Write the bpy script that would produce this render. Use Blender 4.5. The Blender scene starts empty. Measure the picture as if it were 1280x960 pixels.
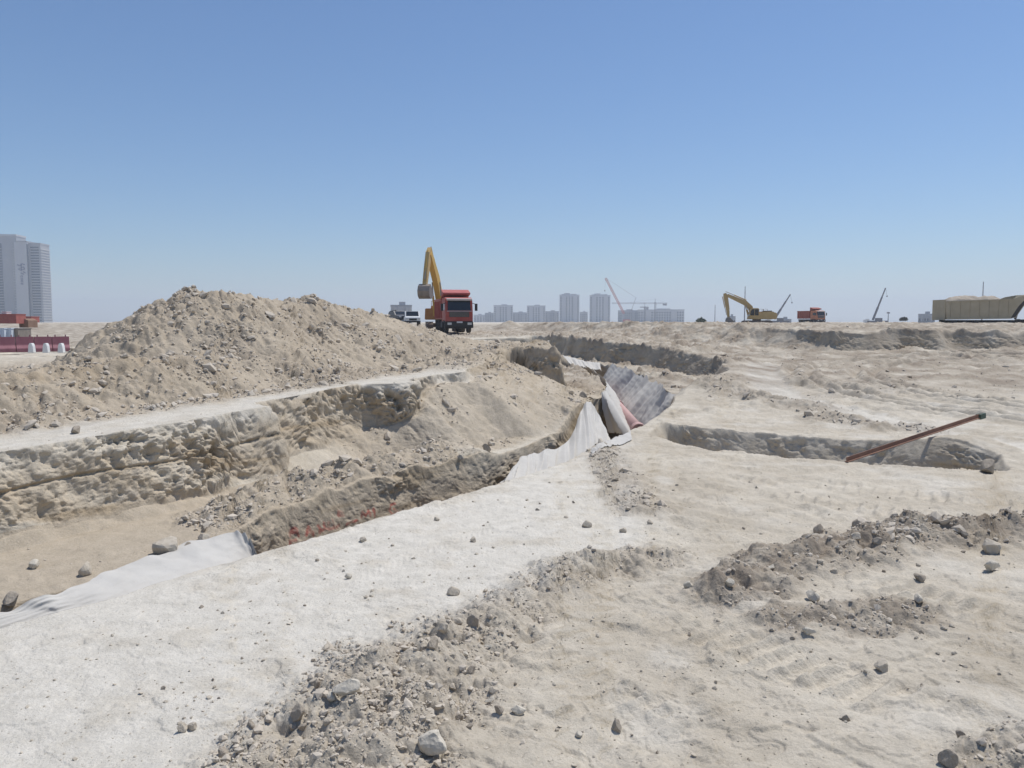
import bpy, math, random
import numpy as np
from mathutils import Vector, Matrix
R = math.radians
scn = bpy.context.scene
col = scn.collection

# ------------------------------------------------------------------ camera, sky, sun, exposure
FPX, HC, PITCH = 1000.0, 2.2, math.atan(78/1000)
cd = bpy.data.cameras.new("camera"); cam = bpy.data.objects.new("camera", cd); col.objects.link(cam)
cd.sensor_width = 36; cd.lens = FPX*36/1280; cd.clip_start = 0.05; cd.clip_end = 20000
cam.location = (0, 0, HC); cam.rotation_euler = (R(90)-PITCH, 0, 0)
scn.camera = cam

SUN_EL, SUN_AZ = R(65), R(53)          # azimuth measured from the view axis (+Y) towards the right (+X)
world = bpy.data.worlds.new("World"); scn.world = world; world.use_nodes = True
wn = world.node_tree
bg = wn.nodes['Background']
sky = wn.nodes.new('ShaderNodeTexSky'); sky.sky_type = 'NISHITA'; sky.sun_disc = False
sky.sun_elevation = SUN_EL; sky.sun_rotation = SUN_AZ
sky.altitude = 0; sky.air_density = 1.1; sky.dust_density = .25; sky.ozone_density = 10
wn.links.new(sky.outputs[0], bg.inputs[0]); bg.inputs[1].default_value = 0.106
sl = bpy.data.lights.new("sun", 'SUN'); sl.energy = 4.0; sl.angle = R(0.53); sl.color = (1.0, 0.965, 0.915)
so = bpy.data.objects.new("sun", sl); col.objects.link(so)
sd = Vector((math.sin(SUN_AZ)*math.cos(SUN_EL), math.cos(SUN_AZ)*math.cos(SUN_EL), math.sin(SUN_EL)))
so.rotation_euler = sd.to_track_quat('Z', 'Y').to_euler()
scn.view_settings.view_transform = 'Standard'; scn.view_settings.look = 'None'
scn.view_settings.exposure = 0.0; scn.view_settings.gamma = 1.0
scn.cycles.volume_bounces = 1

def W(px, py, d):
    """world point at forward distance d (m) seen in direction of a photo pixel"""
    u = (px-640)/FPX; v = (480-py)/FPX
    dy = math.cos(PITCH)+v*math.sin(PITCH); dz = -math.sin(PITCH)+v*math.cos(PITCH)
    k = d/dy
    return Vector((u*k, d, HC+dz*k))
def G(px, py, z=0.0):
    u = (px-640)/FPX; v = (480-py)/FPX
    dy = math.cos(PITCH)+v*math.sin(PITCH); dz = -math.sin(PITCH)+v*math.cos(PITCH)
    k = (z-HC)/dz
    return (u*k, dy*k)

# ------------------------------------------------------------------ numpy noise
def _h(ix, iy, iz, seed):
    h = (ix.astype(np.uint32)*np.uint32(374761393) + iy.astype(np.uint32)*np.uint32(668265263)
         + iz.astype(np.uint32)*np.uint32(2246822519) + np.uint32((seed*3266489917) & 0xffffffff))
    h = (h ^ (h >> np.uint32(13)))*np.uint32(1274126177)
    h = (h ^ (h >> np.uint32(15)))*np.uint32(2654435761)
    return h ^ (h >> np.uint32(16))
def hf(ix, iy, seed=0):
    z = np.zeros(1, np.int64)
    return _h(ix, iy, z, seed).astype(np.float32)/4294967295.0
def pn2(x, y, seed=0):
    x = np.asarray(x, np.float64); y = np.asarray(y, np.float64)
    xi = np.floor(x); yi = np.floor(y)
    fx = (x-xi).astype(np.float32); fy = (y-yi).astype(np.float32)
    xi = xi.astype(np.int64); yi = yi.astype(np.int64)
    u = fx*fx*fx*(fx*(fx*6-15)+10); v = fy*fy*fy*(fy*(fy*6-15)+10)
    def g(i, j):
        a = hf(xi+i, yi+j, seed)*6.2831853
        return np.cos(a)*(fx-i)+np.sin(a)*(fy-j)
    a = g(0, 0); b = g(1, 0); c = g(0, 1); d = g(1, 1)
    return ((a+(b-a)*u)*(1-v)+(c+(d-c)*u)*v)*1.5
def fbm(x, y, o=4, seed=0, gain=0.5):
    s = 0; a = 1.0; n = 0
    for k in range(o):
        s = s+a*pn2(x, y, seed+k*17); n += a
        x, y = (0.8*x-0.6*y)*2.03+5.1, (0.6*x+0.8*y)*2.03-3.7
        a *= gain
    return s/n
def pn3(x, y, z, seed=0):
    xi = np.floor(x); yi = np.floor(y); zi = np.floor(z)
    fx = (x-xi).astype(np.float32); fy = (y-yi).astype(np.float32); fz = (z-zi).astype(np.float32)
    xi = xi.astype(np.int64); yi = yi.astype(np.int64); zi = zi.astype(np.int64)
    u = fx*fx*(3-2*fx); v = fy*fy*(3-2*fy); w = fz*fz*(3-2*fz)
    def g(i, j, k): return _h(xi+i, yi+j, zi+k, seed).astype(np.float32)/4294967295.0
    def lx(j, k):
        a = g(0, j, k); return a+(g(1, j, k)-a)*u
    def ly(k):
        a = lx(0, k); return a+(lx(1, k)-a)*v
    a = ly(0)
    return (a+(ly(1)-a)*w)*2-1
def clod(x, y, seed=0):
    """rounded lumps of random height"""
    xi = np.floor(x).astype(np.int64); yi = np.floor(y).astype(np.int64)
    best = np.zeros(x.shape, np.float32)
    for i in (-1, 0, 1):
        for j in (-1, 0, 1):
            cx = xi+i; cy = yi+j
            px = cx+hf(cx, cy, seed); py = cy+hf(cx, cy, seed+1); s = hf(cx, cy, seed+2)
            rr = 0.25+0.6*s
            d2 = ((x-px)**2+(y-py)**2)/(rr*rr)
            b = np.sqrt(np.clip(1-d2, 0, 1))*rr
            best = np.maximum(best, b)
    return best.astype(np.float32)
def sm(a, b, x):
    t = np.clip((x-a)/(b-a), 0, 1); return t*t*(3-2*t)
def cut(a, b, x):
    t = np.clip((x-a)/(b-a), 0, 1); return .8*t+.2*t*t*(3-2*t)
def sdpoly(x, y, P):
    n = len(P); d = np.full(x.shape, 1e18); inside = np.zeros(x.shape, bool)
    for i in range(n):
        ax, ay = P[i]; bx, by = P[(i+1) % n]
        ex, ey = bx-ax, by-ay
        t = np.clip(((x-ax)*ex+(y-ay)*ey)/(ex*ex+ey*ey), 0, 1)
        d = np.minimum(d, (x-ax-t*ex)**2+(y-ay-t*ey)**2)
        if ay != by:
            c = ((ay > y) != (by > y)) & (x < ex*(y-ay)/ey+ax)
            inside ^= c
    d = np.sqrt(d)
    return np.where(inside, -d, d)
def dline(x, y, P):
    """distance to open polyline and parameter 0..n-1"""
    d = np.full(x.shape, 1e18); tt = np.zeros(x.shape)
    for i in range(len(P)-1):
        ax, ay = P[i][:2]; bx, by = P[i+1][:2]
        ex, ey = bx-ax, by-ay
        t = np.clip(((x-ax)*ex+(y-ay)*ey)/(ex*ex+ey*ey), 0, 1)
        q = (x-ax-t*ex)**2+(y-ay-t*ey)**2
        m = q < d
        d = np.where(m, q, d); tt = np.where(m, i+t, tt)
    return np.sqrt(d), tt

# ------------------------------------------------------------------ plan of the site (metres)
TO, TD, TN = (-4.9, 7.7), (0.477, 0.879), (-0.879, 0.477)
def tc(x, y):
    rx, ry = x-TO[0], y-TO[1]
    return rx*TD[0]+ry*TD[1], rx*TN[0]+ry*TN[1]
def ct(t, c): return (TO[0]+t*TD[0]+c*TN[0], TO[1]+t*TD[1]+c*TN[1])

NEAR_LIP = [(-7.3, -.1), (-3.7, 5.7), (-2.4, 7.5), (-1.3, 9.2), (-.2, 10.7), (.74, 12.4), (1.96, 15.0), (2.75, 17.0), (4.2, 20.8), (4.85, 23.9), (4.95, 32), (4.9, 38.5), (3.2, 45)]
FAR_LIP = [(-7.9, -.2), (-4.08, 5.78), (-3.2, 7.33), (-2.9, 8.2), (-2.2, 9.85), (-1.15, 11.5), (-.15, 13.2), (.85, 15.5), (1.75, 17.9), (2.2, 22.6), (2.85, 23.6), (3.3, 29), (3.3, 36), (1.2, 44.5)]
TRENCH = NEAR_LIP + FAR_LIP[::-1]
SIDE = [(2.75, 15.4), (3.5, 13.6), (4.6, 12.85), (5.6, 12.2), (6.5, 11.9), (7.3, 11.75), (7.6, 12.6), (7.2, 13.4), (6.5, 14.5), (4.9, 15.8), (3.3, 16.7)]
PIT = [(4.6, 21.8), (5.6, 23.5), (6.9, 26.3), (7.9, 30), (7.7, 34.5), (6.6, 39), (4.5, 43), (3.2, 49), (1.5, 57), (-35, 56), (-35, 49), (-5, 47), (-2, 34), (.5, 25), (1.0, 22), (2.3, 20.5)]
EMB = [(-13, -7.2), (-4.9, 7.7), (-3.0, 11.2), (-.6, 15.6), (-.25, 18.5), (0.0, 21.3), (.1, 23.3), (1.62, 23.5), (1.5, 26), (-.8, 34), (-3.5, 43), (-8, 46), (-12, 46), (-9, 34), (-6.0, 24), (-12.6, 11.9), (-16.4, 4.8), (-22, -5)]
FARCUT = [(-3, 96), (3, 78), (7, 62), (11, 50), (14.2, 42), (14.9, 38), (25, 39.2), (45, 41.5), (100, 48), (600, 110), (600, 600), (-3, 600)]
ROW_A = [(-.85, 3.1), (-.8, 3.95), (-.72, 4.65), (-.42, 5.3), (0, 6.0), (.55, 6.9), (1.0, 7.1), (1.35, 7.3)]
ROW_B = [(1.75, 6.3), (2.3, 7.0), (2.7, 7.2), (3.36, 7.6), (4.1, 8.05), (5.3, 8.2), (7, 8.6)]
ROW_C = [(2.05, 5.75), (2.5, 5.7), (2.85, 5.85)]
ROW_D = [(1.55, 14.0), (1.5, 11.5), (1.45, 9.3)]
ROW_E = [(5.7, 24), (6.3, 22), (6.9, 20.2), (7.3, 19.4)]
ROW_F = [(7.0, 17.6), (7.8, 16.6), (8.3, 16.3)]
ROW_G = [(2.4, 3.85), (2.95, 4.0), (3.6, 4.1)]
TRACK = [(9.5, 30), (8.4, 27), (7.5, 23), (7.5, 20.8), (8.1, 18.5), (8.6, 15.6), (9.2, 12)]

def emb_sd(x, y, t, c):
    rec = .5*sm(3.75, 4.0, t)*sm(7.0, 6.3, t)+.3*sm(7.2, 7.4, t)*sm(9.2, 8.6, t)
    return sdpoly(x, y, EMB)+np.where(c < 1, rec, 0)
def macro(x, y):
    shp = x.shape; x = x.ravel().astype(np.float64); y = y.ravel().astype(np.float64)
    d = np.hypot(x, y)
    t, c = tc(x, y)
    near = sm(130, 60, d)
    e0 = fbm(x*.5, y*.5, 1, 3)*near; e1 = fbm(x*.45, y*.45, 3, 3)*near; e2 = fbm(x*2.1, y*2.1, 3, 9)*near
    right = sm(-22, -9, x)
    gr = np.interp(y, [0, 17, 24, 38, 60, 90, 150, 500, 4000], [0, 0, .2, .68, 1.0, 1.25, 1.5, 1.5, 1.2])
    gl = np.interp(y, [0, 10, 50, 110, 150, 230, 500, 4000], [0, 0, .2, .6, 1.9, 1.4, 1.3, 1.2])
    z = gl+(gr-gl)*right
    z = z + .25*fbm(x*.05, y*.05, 3, 21)*sm(14, 40, d)
    z = z + .06*fbm(x*.35, y*.35, 3, 23)*sm(8, 18, d)
    # far cut with the plateau beyond
    s = sdpoly(x, y, FARCUT)+e0*.4+e1*.15
    ww = np.interp(x, [8, 14, 15.5], [4.5, 3.0, .55])
    zr = np.interp(y, [38, 60, 90, 130, 200, 500, 600], [1.62, 1.72, 1.98, 1.86, 1.7, 1.5, 1.4])
    zr = zr + (.22*fbm(x*.18, y*.18, 4, 31) + .1*fbm(x*.9, y*.9, 3, 33))*sm(400, 100, d)
    z = z+(zr-z)*cut(0, 1, np.clip(-s/ww, 0, 1))
    # berm at the brow of the cut and pale heap right of the truck
    q, p = dline(x, y, [(2.5, 80), (6, 72), (12, 62), (17, 60)])
    z = np.maximum(z, 2.0-.5*q)
    q, p = dline(x, y, [(30, 66), (45, 74), (75, 80)]); z = np.maximum(z, 2.02-.22*q)
    q = np.hypot(x+.3, (y-92)*.7); z = np.maximum(z, 2.35-.42*q)
    # working pit
    s = sdpoly(x, y, PIT)+e0*.3+e1*.08
    zf = -.02+.1*e1
    z = z+.32*np.exp(-(np.maximum(s, 0)/2.2)**2)*sm(20, 26, y)*sm(1, 4, x)
    z = z+(np.minimum(z, zf)-z)*cut(0.05, -.4, s)
    # embankment
    s = emb_sd(x, y, t, c)+e0*.14+e1*.04
    ze = np.clip(.9+.033*t, .7, 1.42)+.03*e1
    zi = z+(np.maximum(ze, z)-z)*cut(0.02, -.32, s)
    # slumped talus at the foot of the wall
    foot = sm(0.2, .9, fbm(t*.9, t*0+1.3, 2, 40)+.55)
    tal = np.where((c < 3) & (t < 20), (.14*foot)*ze-.75*np.maximum(s, 0), -9)
    wt = sm(5.4, 8.2, t)*sm(16.0, 13.5, t)
    tal2 = np.where((c < 3), ze*(.18+.74*wt)-.10-np.interp(t, [6, 8.5, 9.5, 11], [.58, .96, .78, .36])*np.maximum(s, 0)+.07*e2, -9)
    zz = np.maximum(np.maximum(zi, np.where(s > -.25, tal, -9)), np.where(s > -.3, tal2*np.where(wt > 0, 1, 1), -9))
    z = np.where(t > -30, zz, z)
    bench = sm(-.05, .3, s)*np.where((c > -2.2) & (t < 12), 1, 0)
    z = z+bench*.05*e1
    # spoil ridge (shoulder) and main mound
    sh = np.interp(t, [-12, 2, 4.6, 7, 9, 12, 16, 18], [1.42, 1.48, 1.62, 1.4, 1.2, .8, 0, -6])+.10*fbm(t*.8, t*0, 2, 50)
    prof = np.where(c < 3, .62*np.maximum(3-c-.25, 0), .22*np.maximum(c-3.3, 0)+.6*np.maximum(c-5.0, 0))
    zs = sh-prof+.10*e1+.05*e2
    z = np.maximum(z, np.where((d < 60), zs, -9))
    mh = np.interp(t, [1, 2.6, 3.5, 4.2, 5.0, 5.9, 6.7, 7.4, 8.3, 9.0, 9.8, 10.6, 11.3, 12, 13.5, 15.5, 17.5, 19.5, 22, 24],
                      [.2, .75, 1.2, 1.55, 2.05, 2.48, 2.74, 2.72, 2.52, 2.58, 2.64, 2.52, 2.42, 2.42, 2.08, 1.72, 1.34, .9, .3, -6])
    mp = .53*np.maximum(np.abs(c-5.2)-.45, 0)-.12*np.clip(1-np.abs(c-5.2)/1.5, 0, 1)
    zm = mh-mp+.13*e1+.05*e2-.1
    k = .12
    hh = np.clip(.5+.5*(zm-z)/k, 0, 1)
    z = z*(1-hh)+zm*hh+k*hh*(1-hh)
    # rubble heaped on the trench lip
    q, p = dline(x, y, FAR_LIP[3:7])
    side = c-np.interp(t, [-1.2, 1, 3, 4.9, 6.8, 9.7, 11.3], [-2.0, -2.29, -2.45, -2.7, -2.72, -2.55, -2.39])
    endf = np.clip(np.minimum(p, 3-p)*3, 0, 1)
    z = z+np.where(side > .35, (.34*np.exp(-((q-.42)/.42)**2))*endf*(.75+.6*e2), 0)
    # deep trench
    s = sdpoly(x, y, TRENCH)+e0*.05*sm(3, 8, y)+e1*.02
    zt = -1.15+.1*e1
    zt = np.where(t < 1.2, np.maximum(zt, -.36), zt)
    z = z+(zt-z)*cut(0.03, -.16, s)
    s = sdpoly(x, y, SIDE)+e0*.15+e1*.14+e2*.05
    zt = -.75+.15*e1+.3*sm(6.4, 7.8, x)
    z = z+(np.minimum(zt, z)-z)*cut(.06, -.36, s)
    # windrows
    for P, h, w in ((ROW_B, .19, .29), (ROW_C, .08, .22), (ROW_D, .06, .28), (ROW_E, .18, .6), (ROW_F, .14, .5), (ROW_G, .06, .2)):
        q, p = dline(x, y, P)
        z = z+h*np.exp(-(q/w)**2)*(.75+.8*e2+.4*e1)
    q, p = dline(x, y, ROW_A)
    hA = np.interp(p, [0, 2, 3.3, 4.0, 4.6, 5, 6.5, 7], [.16, .17, .1, .03, .05, .12, .1, .05]); wA = np.interp(p, [0, 2, 3, 4, 7], [.52, .46, .27, .2, .22])
    z = z+hA*np.exp(-(q/wA)**2)*(.8+.8*e2)
    # small bank the steel bar leans on
    q = np.hypot((x-7.6)/1.0, (y-13.5)/.8); z = z+.26*np.exp(-q*q)
    # wheel ruts
    for rad in (10.2, 10.75, 12.3, 12.85):
        q = np.abs(np.hypot(x-22, y-24)-rad)
        z = z-.10*np.exp(-(q/.17)**2)+.07*np.exp(-((q-.36)/.15)**2)
    q, p = dline(x, y, TRACK)
    z = z-.05*sm(.8, .4, q)
    return z.reshape(shp)

def open_ground(x, y, c):
    return np.where((c < -2.2) | ((y > 24) & (x > 1.7)) | (y > 60), 1.0, 0.0)
def masks(x, y):
    """rubble density, white crust, tan sand, dark fresh soil"""
    x = np.asarray(x, np.float64); y = np.asarray(y, np.float64)
    t, c = tc(x, y); d = np.hypot(x, y)
    n1 = fbm(x*.8, y*.8, 4, 61); n2 = fbm(x*3, y*3, 3, 67)
    wp = [(-6, -2)] + NEAR_LIP[:7] + [(1.6, 12), (1.45, 9), (.95, 7.4), (.35, 6.6), (-.3, 5.8), (-.95, 4.95), (-1.4, 4.0), (-1.7, 3.0), (-2.2, 1)]
    s = sdpoly(x, y, wp)+n1*.5+n2*.12
    white = sm(.35, -.25, s)
    s2 = emb_sd(x, y, t, c)
    strip = sm(-.22, -.32, s2)*sm(-1.55, -1.05, s2+n2*.25)*sm(10.5, 8.5, t)*np.where(c < 3, 1, 0)
    white = white*(1-.5*sm(.02, .5, fbm(x*1.6+3, y*1.6, 4, 63)+.25*n2))
    white = np.maximum(white, .8*strip*np.clip(.8+.8*n2, 0, 1))
    q, p = dline(x, y, TRACK); white = np.maximum(white, .75*sm(.75, .4, q+n2*.3))
    white = np.maximum(white, .5*sm(.05, .45, n1)*np.where(c < -2.4, 1, 0))
    rub = np.zeros(x.shape); dark = np.zeros(x.shape)
    # darker, rougher ground further right is set below
    for P, w, k, dk in ((ROW_A, .52, 1, .32), (ROW_B, .46, 1.0, 1.0), (ROW_C, .34, .9, .85), (ROW_D, .4, .6, .5), (ROW_E, .9, .9, .6), (ROW_F, .7, .9, .6), (ROW_G, .22, .8, .4)):
        q, p = dline(x, y, P)
        if P is ROW_A: q = q*np.interp(p, [0, 2.5, 3.5, 4.2, 5, 7], [.75, .8, 1.2, 1.6, 1.2, 1.35])
        f = sm(w*1.3, w*.45, q+n2*.3+n1*.15)
        rub = np.maximum(rub, k*f); dark = np.maximum(dark, dk*f*np.clip(.8+.8*n2, 0, 1))
    # the spoil: slopes left of the strip, talus
    far_r = sm(20, 26, y)*open_ground(x, y, c)*sm(260, 150, d)
    dark = np.maximum(dark, far_r*np.clip(.6+1.1*n1, 0, 1))
    sp = sm(.9, 1.5, c+n2*.2)*sm(55, 40, d)*sm(24, 20, t)
    dark = np.maximum(dark, .4*sp*np.clip(.4+1.5*n1+.6*n2, 0, 1))
    tal = np.where((c < 1.5) & (c > -1.4) & (t > 4.4), sm(-1.35, -1.0, c)*sm(.15, .0, s2*0)*sm(4.4, 6, t)*sm(20, 16, t), 0)
    lip = np.where((c > -1.75) & (c < -.35), sm(1.0, 1.6, t)*sm(7, 6, t)*sm(-.3, -.75, c+n2*.2), 0)
    rub = np.maximum(rub, .9*sp*(.65+.7*n1)); rub = np.maximum(rub, .75*tal*(.75+.7*n1)); rub = np.maximum(rub, lip)
    mid = sm(17, 24, y)*open_ground(x, y, c)*sm(120, 60, d)
    rub = np.maximum(rub, mid*np.clip(.55+1.3*n1, 0, 1)*(1-white))
    fg = np.where(c < -2.6, 1, 0)*(1-white)
    rub = np.maximum(rub, fg*.4*np.clip(.1+1.9*n1+.6*n2, 0, 1))
    rub = np.clip(rub, 0, 1)*(1-.9*strip)
    tan = np.maximum(.85*sp, .7*tal)
    bn = np.where((c > -2.2) & (c < .0) & (t < 6), 1, 0); tan = np.maximum(tan, .85*bn)
    tan = np.maximum(tan, fg*.35*np.clip(.5+n1, 0, 1))
    return rub, white, tan*(1-.8*strip), np.clip(dark, 0, 1)

def micro(x, y, rub, white):
    d = np.hypot(x, y)
    cap = sm(120, 60, d)
    h = .014*fbm(x*1.3, y*1.3, 3, 71)+.006*fbm(x*9, y*9, 3, 73)*(1-.45*white)
    h = h + rub*(.09*fbm(x*2.6, y*2.6, 4, 75, .55)+.075*clod(x*5.5+.4*pn2(x*3, y*3, 5), y*5.5, 81)+.035*clod(x*14, y*14, 85)+.014*clod(x*34, y*34, 88)-.03)
    spoil = sm(1.0, 2.0, tc(x, y)[1])
    h = h + rub*spoil*(.10*clod(x*2.1, y*2.1, 95)+.16*clod(x*4.9, y*4.9, 96)+.17*clod(x*9.5, y*9.5, 94)*np.clip(.5+1.2*pn2(x*.8, y*.8, 93), 0, 1)+.12*fbm(x*1.7, y*1.7, 5, 99, .6)-.07)
    # grader / track ripples in the right foreground
    a = (x*1.1+y*.72)/1.315
    fgm = sm(-.3, .6, x)*sm(14, 9, y)*(1-white)*(1-rub)
    h = h + fgm*.016*np.sin(a*2*np.pi/.42+2.2*pn2(x*.9, y*.9, 91))*np.clip(.45+1.3*pn2(x*.7, y*.7, 92), 0, 1)
    ro = sm(15, 22, y)*open_ground(x, y, tc(x, y)[1])*(1-.85*white)
    lump = np.clip(.45+1.6*pn2(x*.28, y*.28, 110), .08, 1.4)*(1-.75*np.exp(-((x-14.5)/5)**2-((y-24)/4.5)**2))
    h = h + ro*lump*(.14*clod(x*1.5, y*1.5, 111)+.12*clod(x*3.3, y*3.3, 112)+.12*fbm(x*1.1, y*1.1, 4, 113, .6)-.05)
    h = h + sm(36, 46, d)*sm(-3, 3, x)*(.07*clod(x*.55, y*.55, 114)+.12*clod(x*1.1, y*1.1, 115)+.1*clod(x*2.1, y*2.1, 117)+.2*fbm(x*.4, y*.4, 5, 116, .65))
    # broken crust: small scarps a centimetre or two high
    fl = np.where(tc(x, y)[1] < -2.4, 1, 0)*sm(40, 18, d)
    f1 = fbm(x*1.25, y*1.6, 4, 120); f2 = fbm(x*3.1+4, y*3.6, 3, 121)
    h = h + fl*(1-.55*white)*(.017*sm(.02, .07, f1)+.010*sm(.05, .1, f2)-.008*sm(-.12, -.17, f2))
    # cleat marks of tracked machines
    for (ax, ay, bx, by, wd, k) in ((-.2, 5.6, 1.6, 3.0, .24, 1), (.75, 6.4, 2.9, 3.6, .24, 2), (3.2, 11.2, 9.5, 7.6, .26, 3), (2.4, 10.2, 8.6, 6.9, .26, 4), (2.9, 7.0, 4.6, 4.2, .22, 5)):
        L_ = math.hypot(bx-ax, by-ay); ux, uy = (bx-ax)/L_, (by-ay)/L_
        al = (x-ax)*ux+(y-ay)*uy; ac = -(x-ax)*uy+(y-ay)*ux+.1*pn2(al*.5, al*0+k, 130)
        w = sm(wd*1.25, wd*.9, np.abs(ac))*sm(-.2, .3, al)*sm(L_+.2, L_-.3, al)*np.clip(.5+1.5*pn2(x*.9, y*.9, 131+k), 0, 1)
        sw = (al/.17+.12*pn2(x*3, y*3, 140)) % 1.0
        h = h + w*(.055*np.clip(1-np.abs(sw-.5)*3.2, 0, 1)-.02)
    # faint wheel prints along the white strip
    q, p = dline(x, y, NEAR_LIP[:7])
    for off, k in ((1.25, 1), (2.95, 2)):
        dd = q-off-.2*pn2(y*.4, y*0+k, 150); w = sm(.17, .12, np.abs(dd))*white*np.clip(.3+1.4*pn2(x*.7, y*.7, 151+k), 0, 1)
        al = (x*.53+y*.85)/.085+np.abs(dd)*14
        h = h+w*(.006*np.clip(1-np.abs((al % 1.0)-.5)*3, 0, 1)-.006)
    # sparse small crumbs everywhere
    h = h + .022*np.maximum(clod(x*7, y*7, 97)-.62, 0)/.23*np.clip(.2+pn2(x*.6, y*.6, 98)*1.4, 0, 1)*(1-rub)
    return h*cap

def ground_z(x, y):
    x = np.atleast_1d(np.asarray(x, float)); y = np.atleast_1d(np.asarray(y, float))
    rub, wh, tn, dk = masks(x, y)
    return macro(x, y)+micro(x, y, rub, wh)
def gz(x, y): return float(ground_z(x, y)[0])

# ------------------------------------------------------------------ materials
def mat(name, colr, rough=.8, metal=0, noise=0, nscale=3, c2=None, bump=0, bscale=20, spec=.3):
    m = bpy.data.materials.new(name); m.use_nodes = True; nt = m.node_tree
    b = nt.nodes['Principled BSDF']; b.inputs['Roughness'].default_value = rough; b.inputs['Metallic'].default_value = metal
    b.inputs['Specular IOR Level'].default_value = spec
    b.inputs['Base Color'].default_value = (*colr, 1)
    if noise or bump:
        tcn = nt.nodes.new('ShaderNodeTexCoord')
    if noise:
        n = nt.nodes.new('ShaderNodeTexNoise'); n.inputs['Scale'].default_value = nscale; n.inputs['Detail'].default_value = 6
        n.inputs['Roughness'].default_value = .65
        nt.links.new(tcn.outputs['Object'], n.inputs['Vector'])
        r = nt.nodes.new('ShaderNodeValToRGB'); r.color_ramp.elements[0].position = .5-noise; r.color_ramp.elements[1].position = .5+noise
        r.color_ramp.elements[0].color = (*colr, 1); r.color_ramp.elements[1].color = (*(c2 or [v*1.4 for v in colr]), 1)
        nt.links.new(n.outputs['Fac'], r.inputs['Fac']); nt.links.new(r.outputs['Color'], b.inputs['Base Color'])
    if bump:
        n2 = nt.nodes.new('ShaderNodeTexNoise'); n2.inputs['Scale'].default_value = bscale; n2.inputs['Detail'].default_value = 6
        nt.links.new(tcn.outputs['Object'], n2.inputs['Vector'])
        bp = nt.nodes.new('ShaderNodeBump'); bp.inputs['Distance'].default_value = bump; bp.inputs['Strength'].default_value = 1
        nt.links.new(n2.outputs['Fac'], bp.inputs['Height']); nt.links.new(bp.outputs['Normal'], b.inputs['Normal'])
    return m

def soil_material():
    m = bpy.data.materials.new("soil"); m.use_nodes = True; nt = m.node_tree; L = nt.links.new
    b = nt.nodes['Principled BSDF']; b.inputs['Roughness'].default_value = .95; b.inputs['Specular IOR Level'].default_value = .1
    at = nt.nodes.new('ShaderNodeAttribute'); at.attribute_name = 'soil'
    sep = nt.nodes.new('ShaderNodeSeparateColor'); L(at.outputs['Color'], sep.inputs[0])
    at2 = nt.nodes.new('ShaderNodeAttribute'); at2.attribute_name = 'soil2'
    sep2 = nt.nodes.new('ShaderNodeSeparateColor'); L(at2.outputs['Color'], sep2.inputs[0])
    co = nt.nodes.new('ShaderNodeTexCoord')
    def noise(scale, detail=6, rough=.6):
        n = nt.nodes.new('ShaderNodeTexNoise'); n.inputs['Scale'].default_value = scale; n.inputs['Detail'].default_value = detail; n.inputs['Roughness'].default_value = rough
        L(co.outputs['Object'], n.inputs['Vector']); return n.outputs['Fac']
    def mix(f, a, bb, blend='MIX'):
        x = nt.nodes.new('ShaderNodeMix'); x.data_type = 'RGBA'; x.blend_type = blend
        if isinstance(f, (int, float)): x.inputs[0].default_value = f
        else: L(f, x.inputs[0])
        for i, v in ((6, a), (7, bb)):
            if isinstance(v, tuple): x.inputs[i].default_value = (*v, 1)
            else: L(v, x.inputs[i])
        return x.outputs[2]
    def ramp(f, lo, hi):
        r = nt.nodes.new('ShaderNodeMapRange'); r.inputs[1].default_value = lo; r.inputs[2].default_value = hi; L(f, r.inputs[0]); return r.outputs[0]
    base = mix(ramp(noise(.7), .35, .65), BASE1, BASE2)
    base = mix(sep.outputs[1], base, TAN)
    base = mix(sep.outputs[0], base, WHITE)
    base = mix(sep.outputs[2], base, DARK)
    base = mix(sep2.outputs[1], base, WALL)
    base = mix(sep2.outputs[2], base, SOIL_CRACK_SHADE)
    var = mix(ramp(noise(5, 8, .7), .3, .7), (.86, .855, .84), (1.1, 1.1, 1.1))
    base = mix(1.0, base, var, 'MULTIPLY')
    var = mix(ramp(noise(60, 4, .7), .3, .7), (.88, .875, .86), (1.1, 1.1, 1.1))
    base = mix(1.0, base, var, 'MULTIPLY')
    pf = nt.nodes.new('ShaderNodeMath'); pf.operation = 'MULTIPLY'; pf.inputs[1].default_value = .72; L(sep2.outputs[0], pf.inputs[0])
    base = mix(pf.outputs[0], base, (.40, .07, .055))
    L(base, b.inputs['Base Color'])
    h = nt.nodes.new('ShaderNodeMath'); h.operation = 'ADD'; L(noise(45, 8, .7), h.inputs[0])
    bp = nt.nodes.new('ShaderNodeBump'); bp.inputs['Distance'].default_value = .018; bp.inputs['Strength'].default_value = .8
    L(noise(14, 4, .6), h.inputs[1]); L(h.outputs[0], bp.inputs['Height']); L(bp.outputs['Normal'], b.inputs['Normal'])
    return m
BASE1 = (.48, .425, .34); BASE2 = (.62, .565, .47); TAN = (.44, .37, .28); WHITE = (.64, .60, .525); DARK = (.30, .25, .195); WALL = (.49, .41, .305); SOIL_CRACK_SHADE = (.37, .29, .195)

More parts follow.
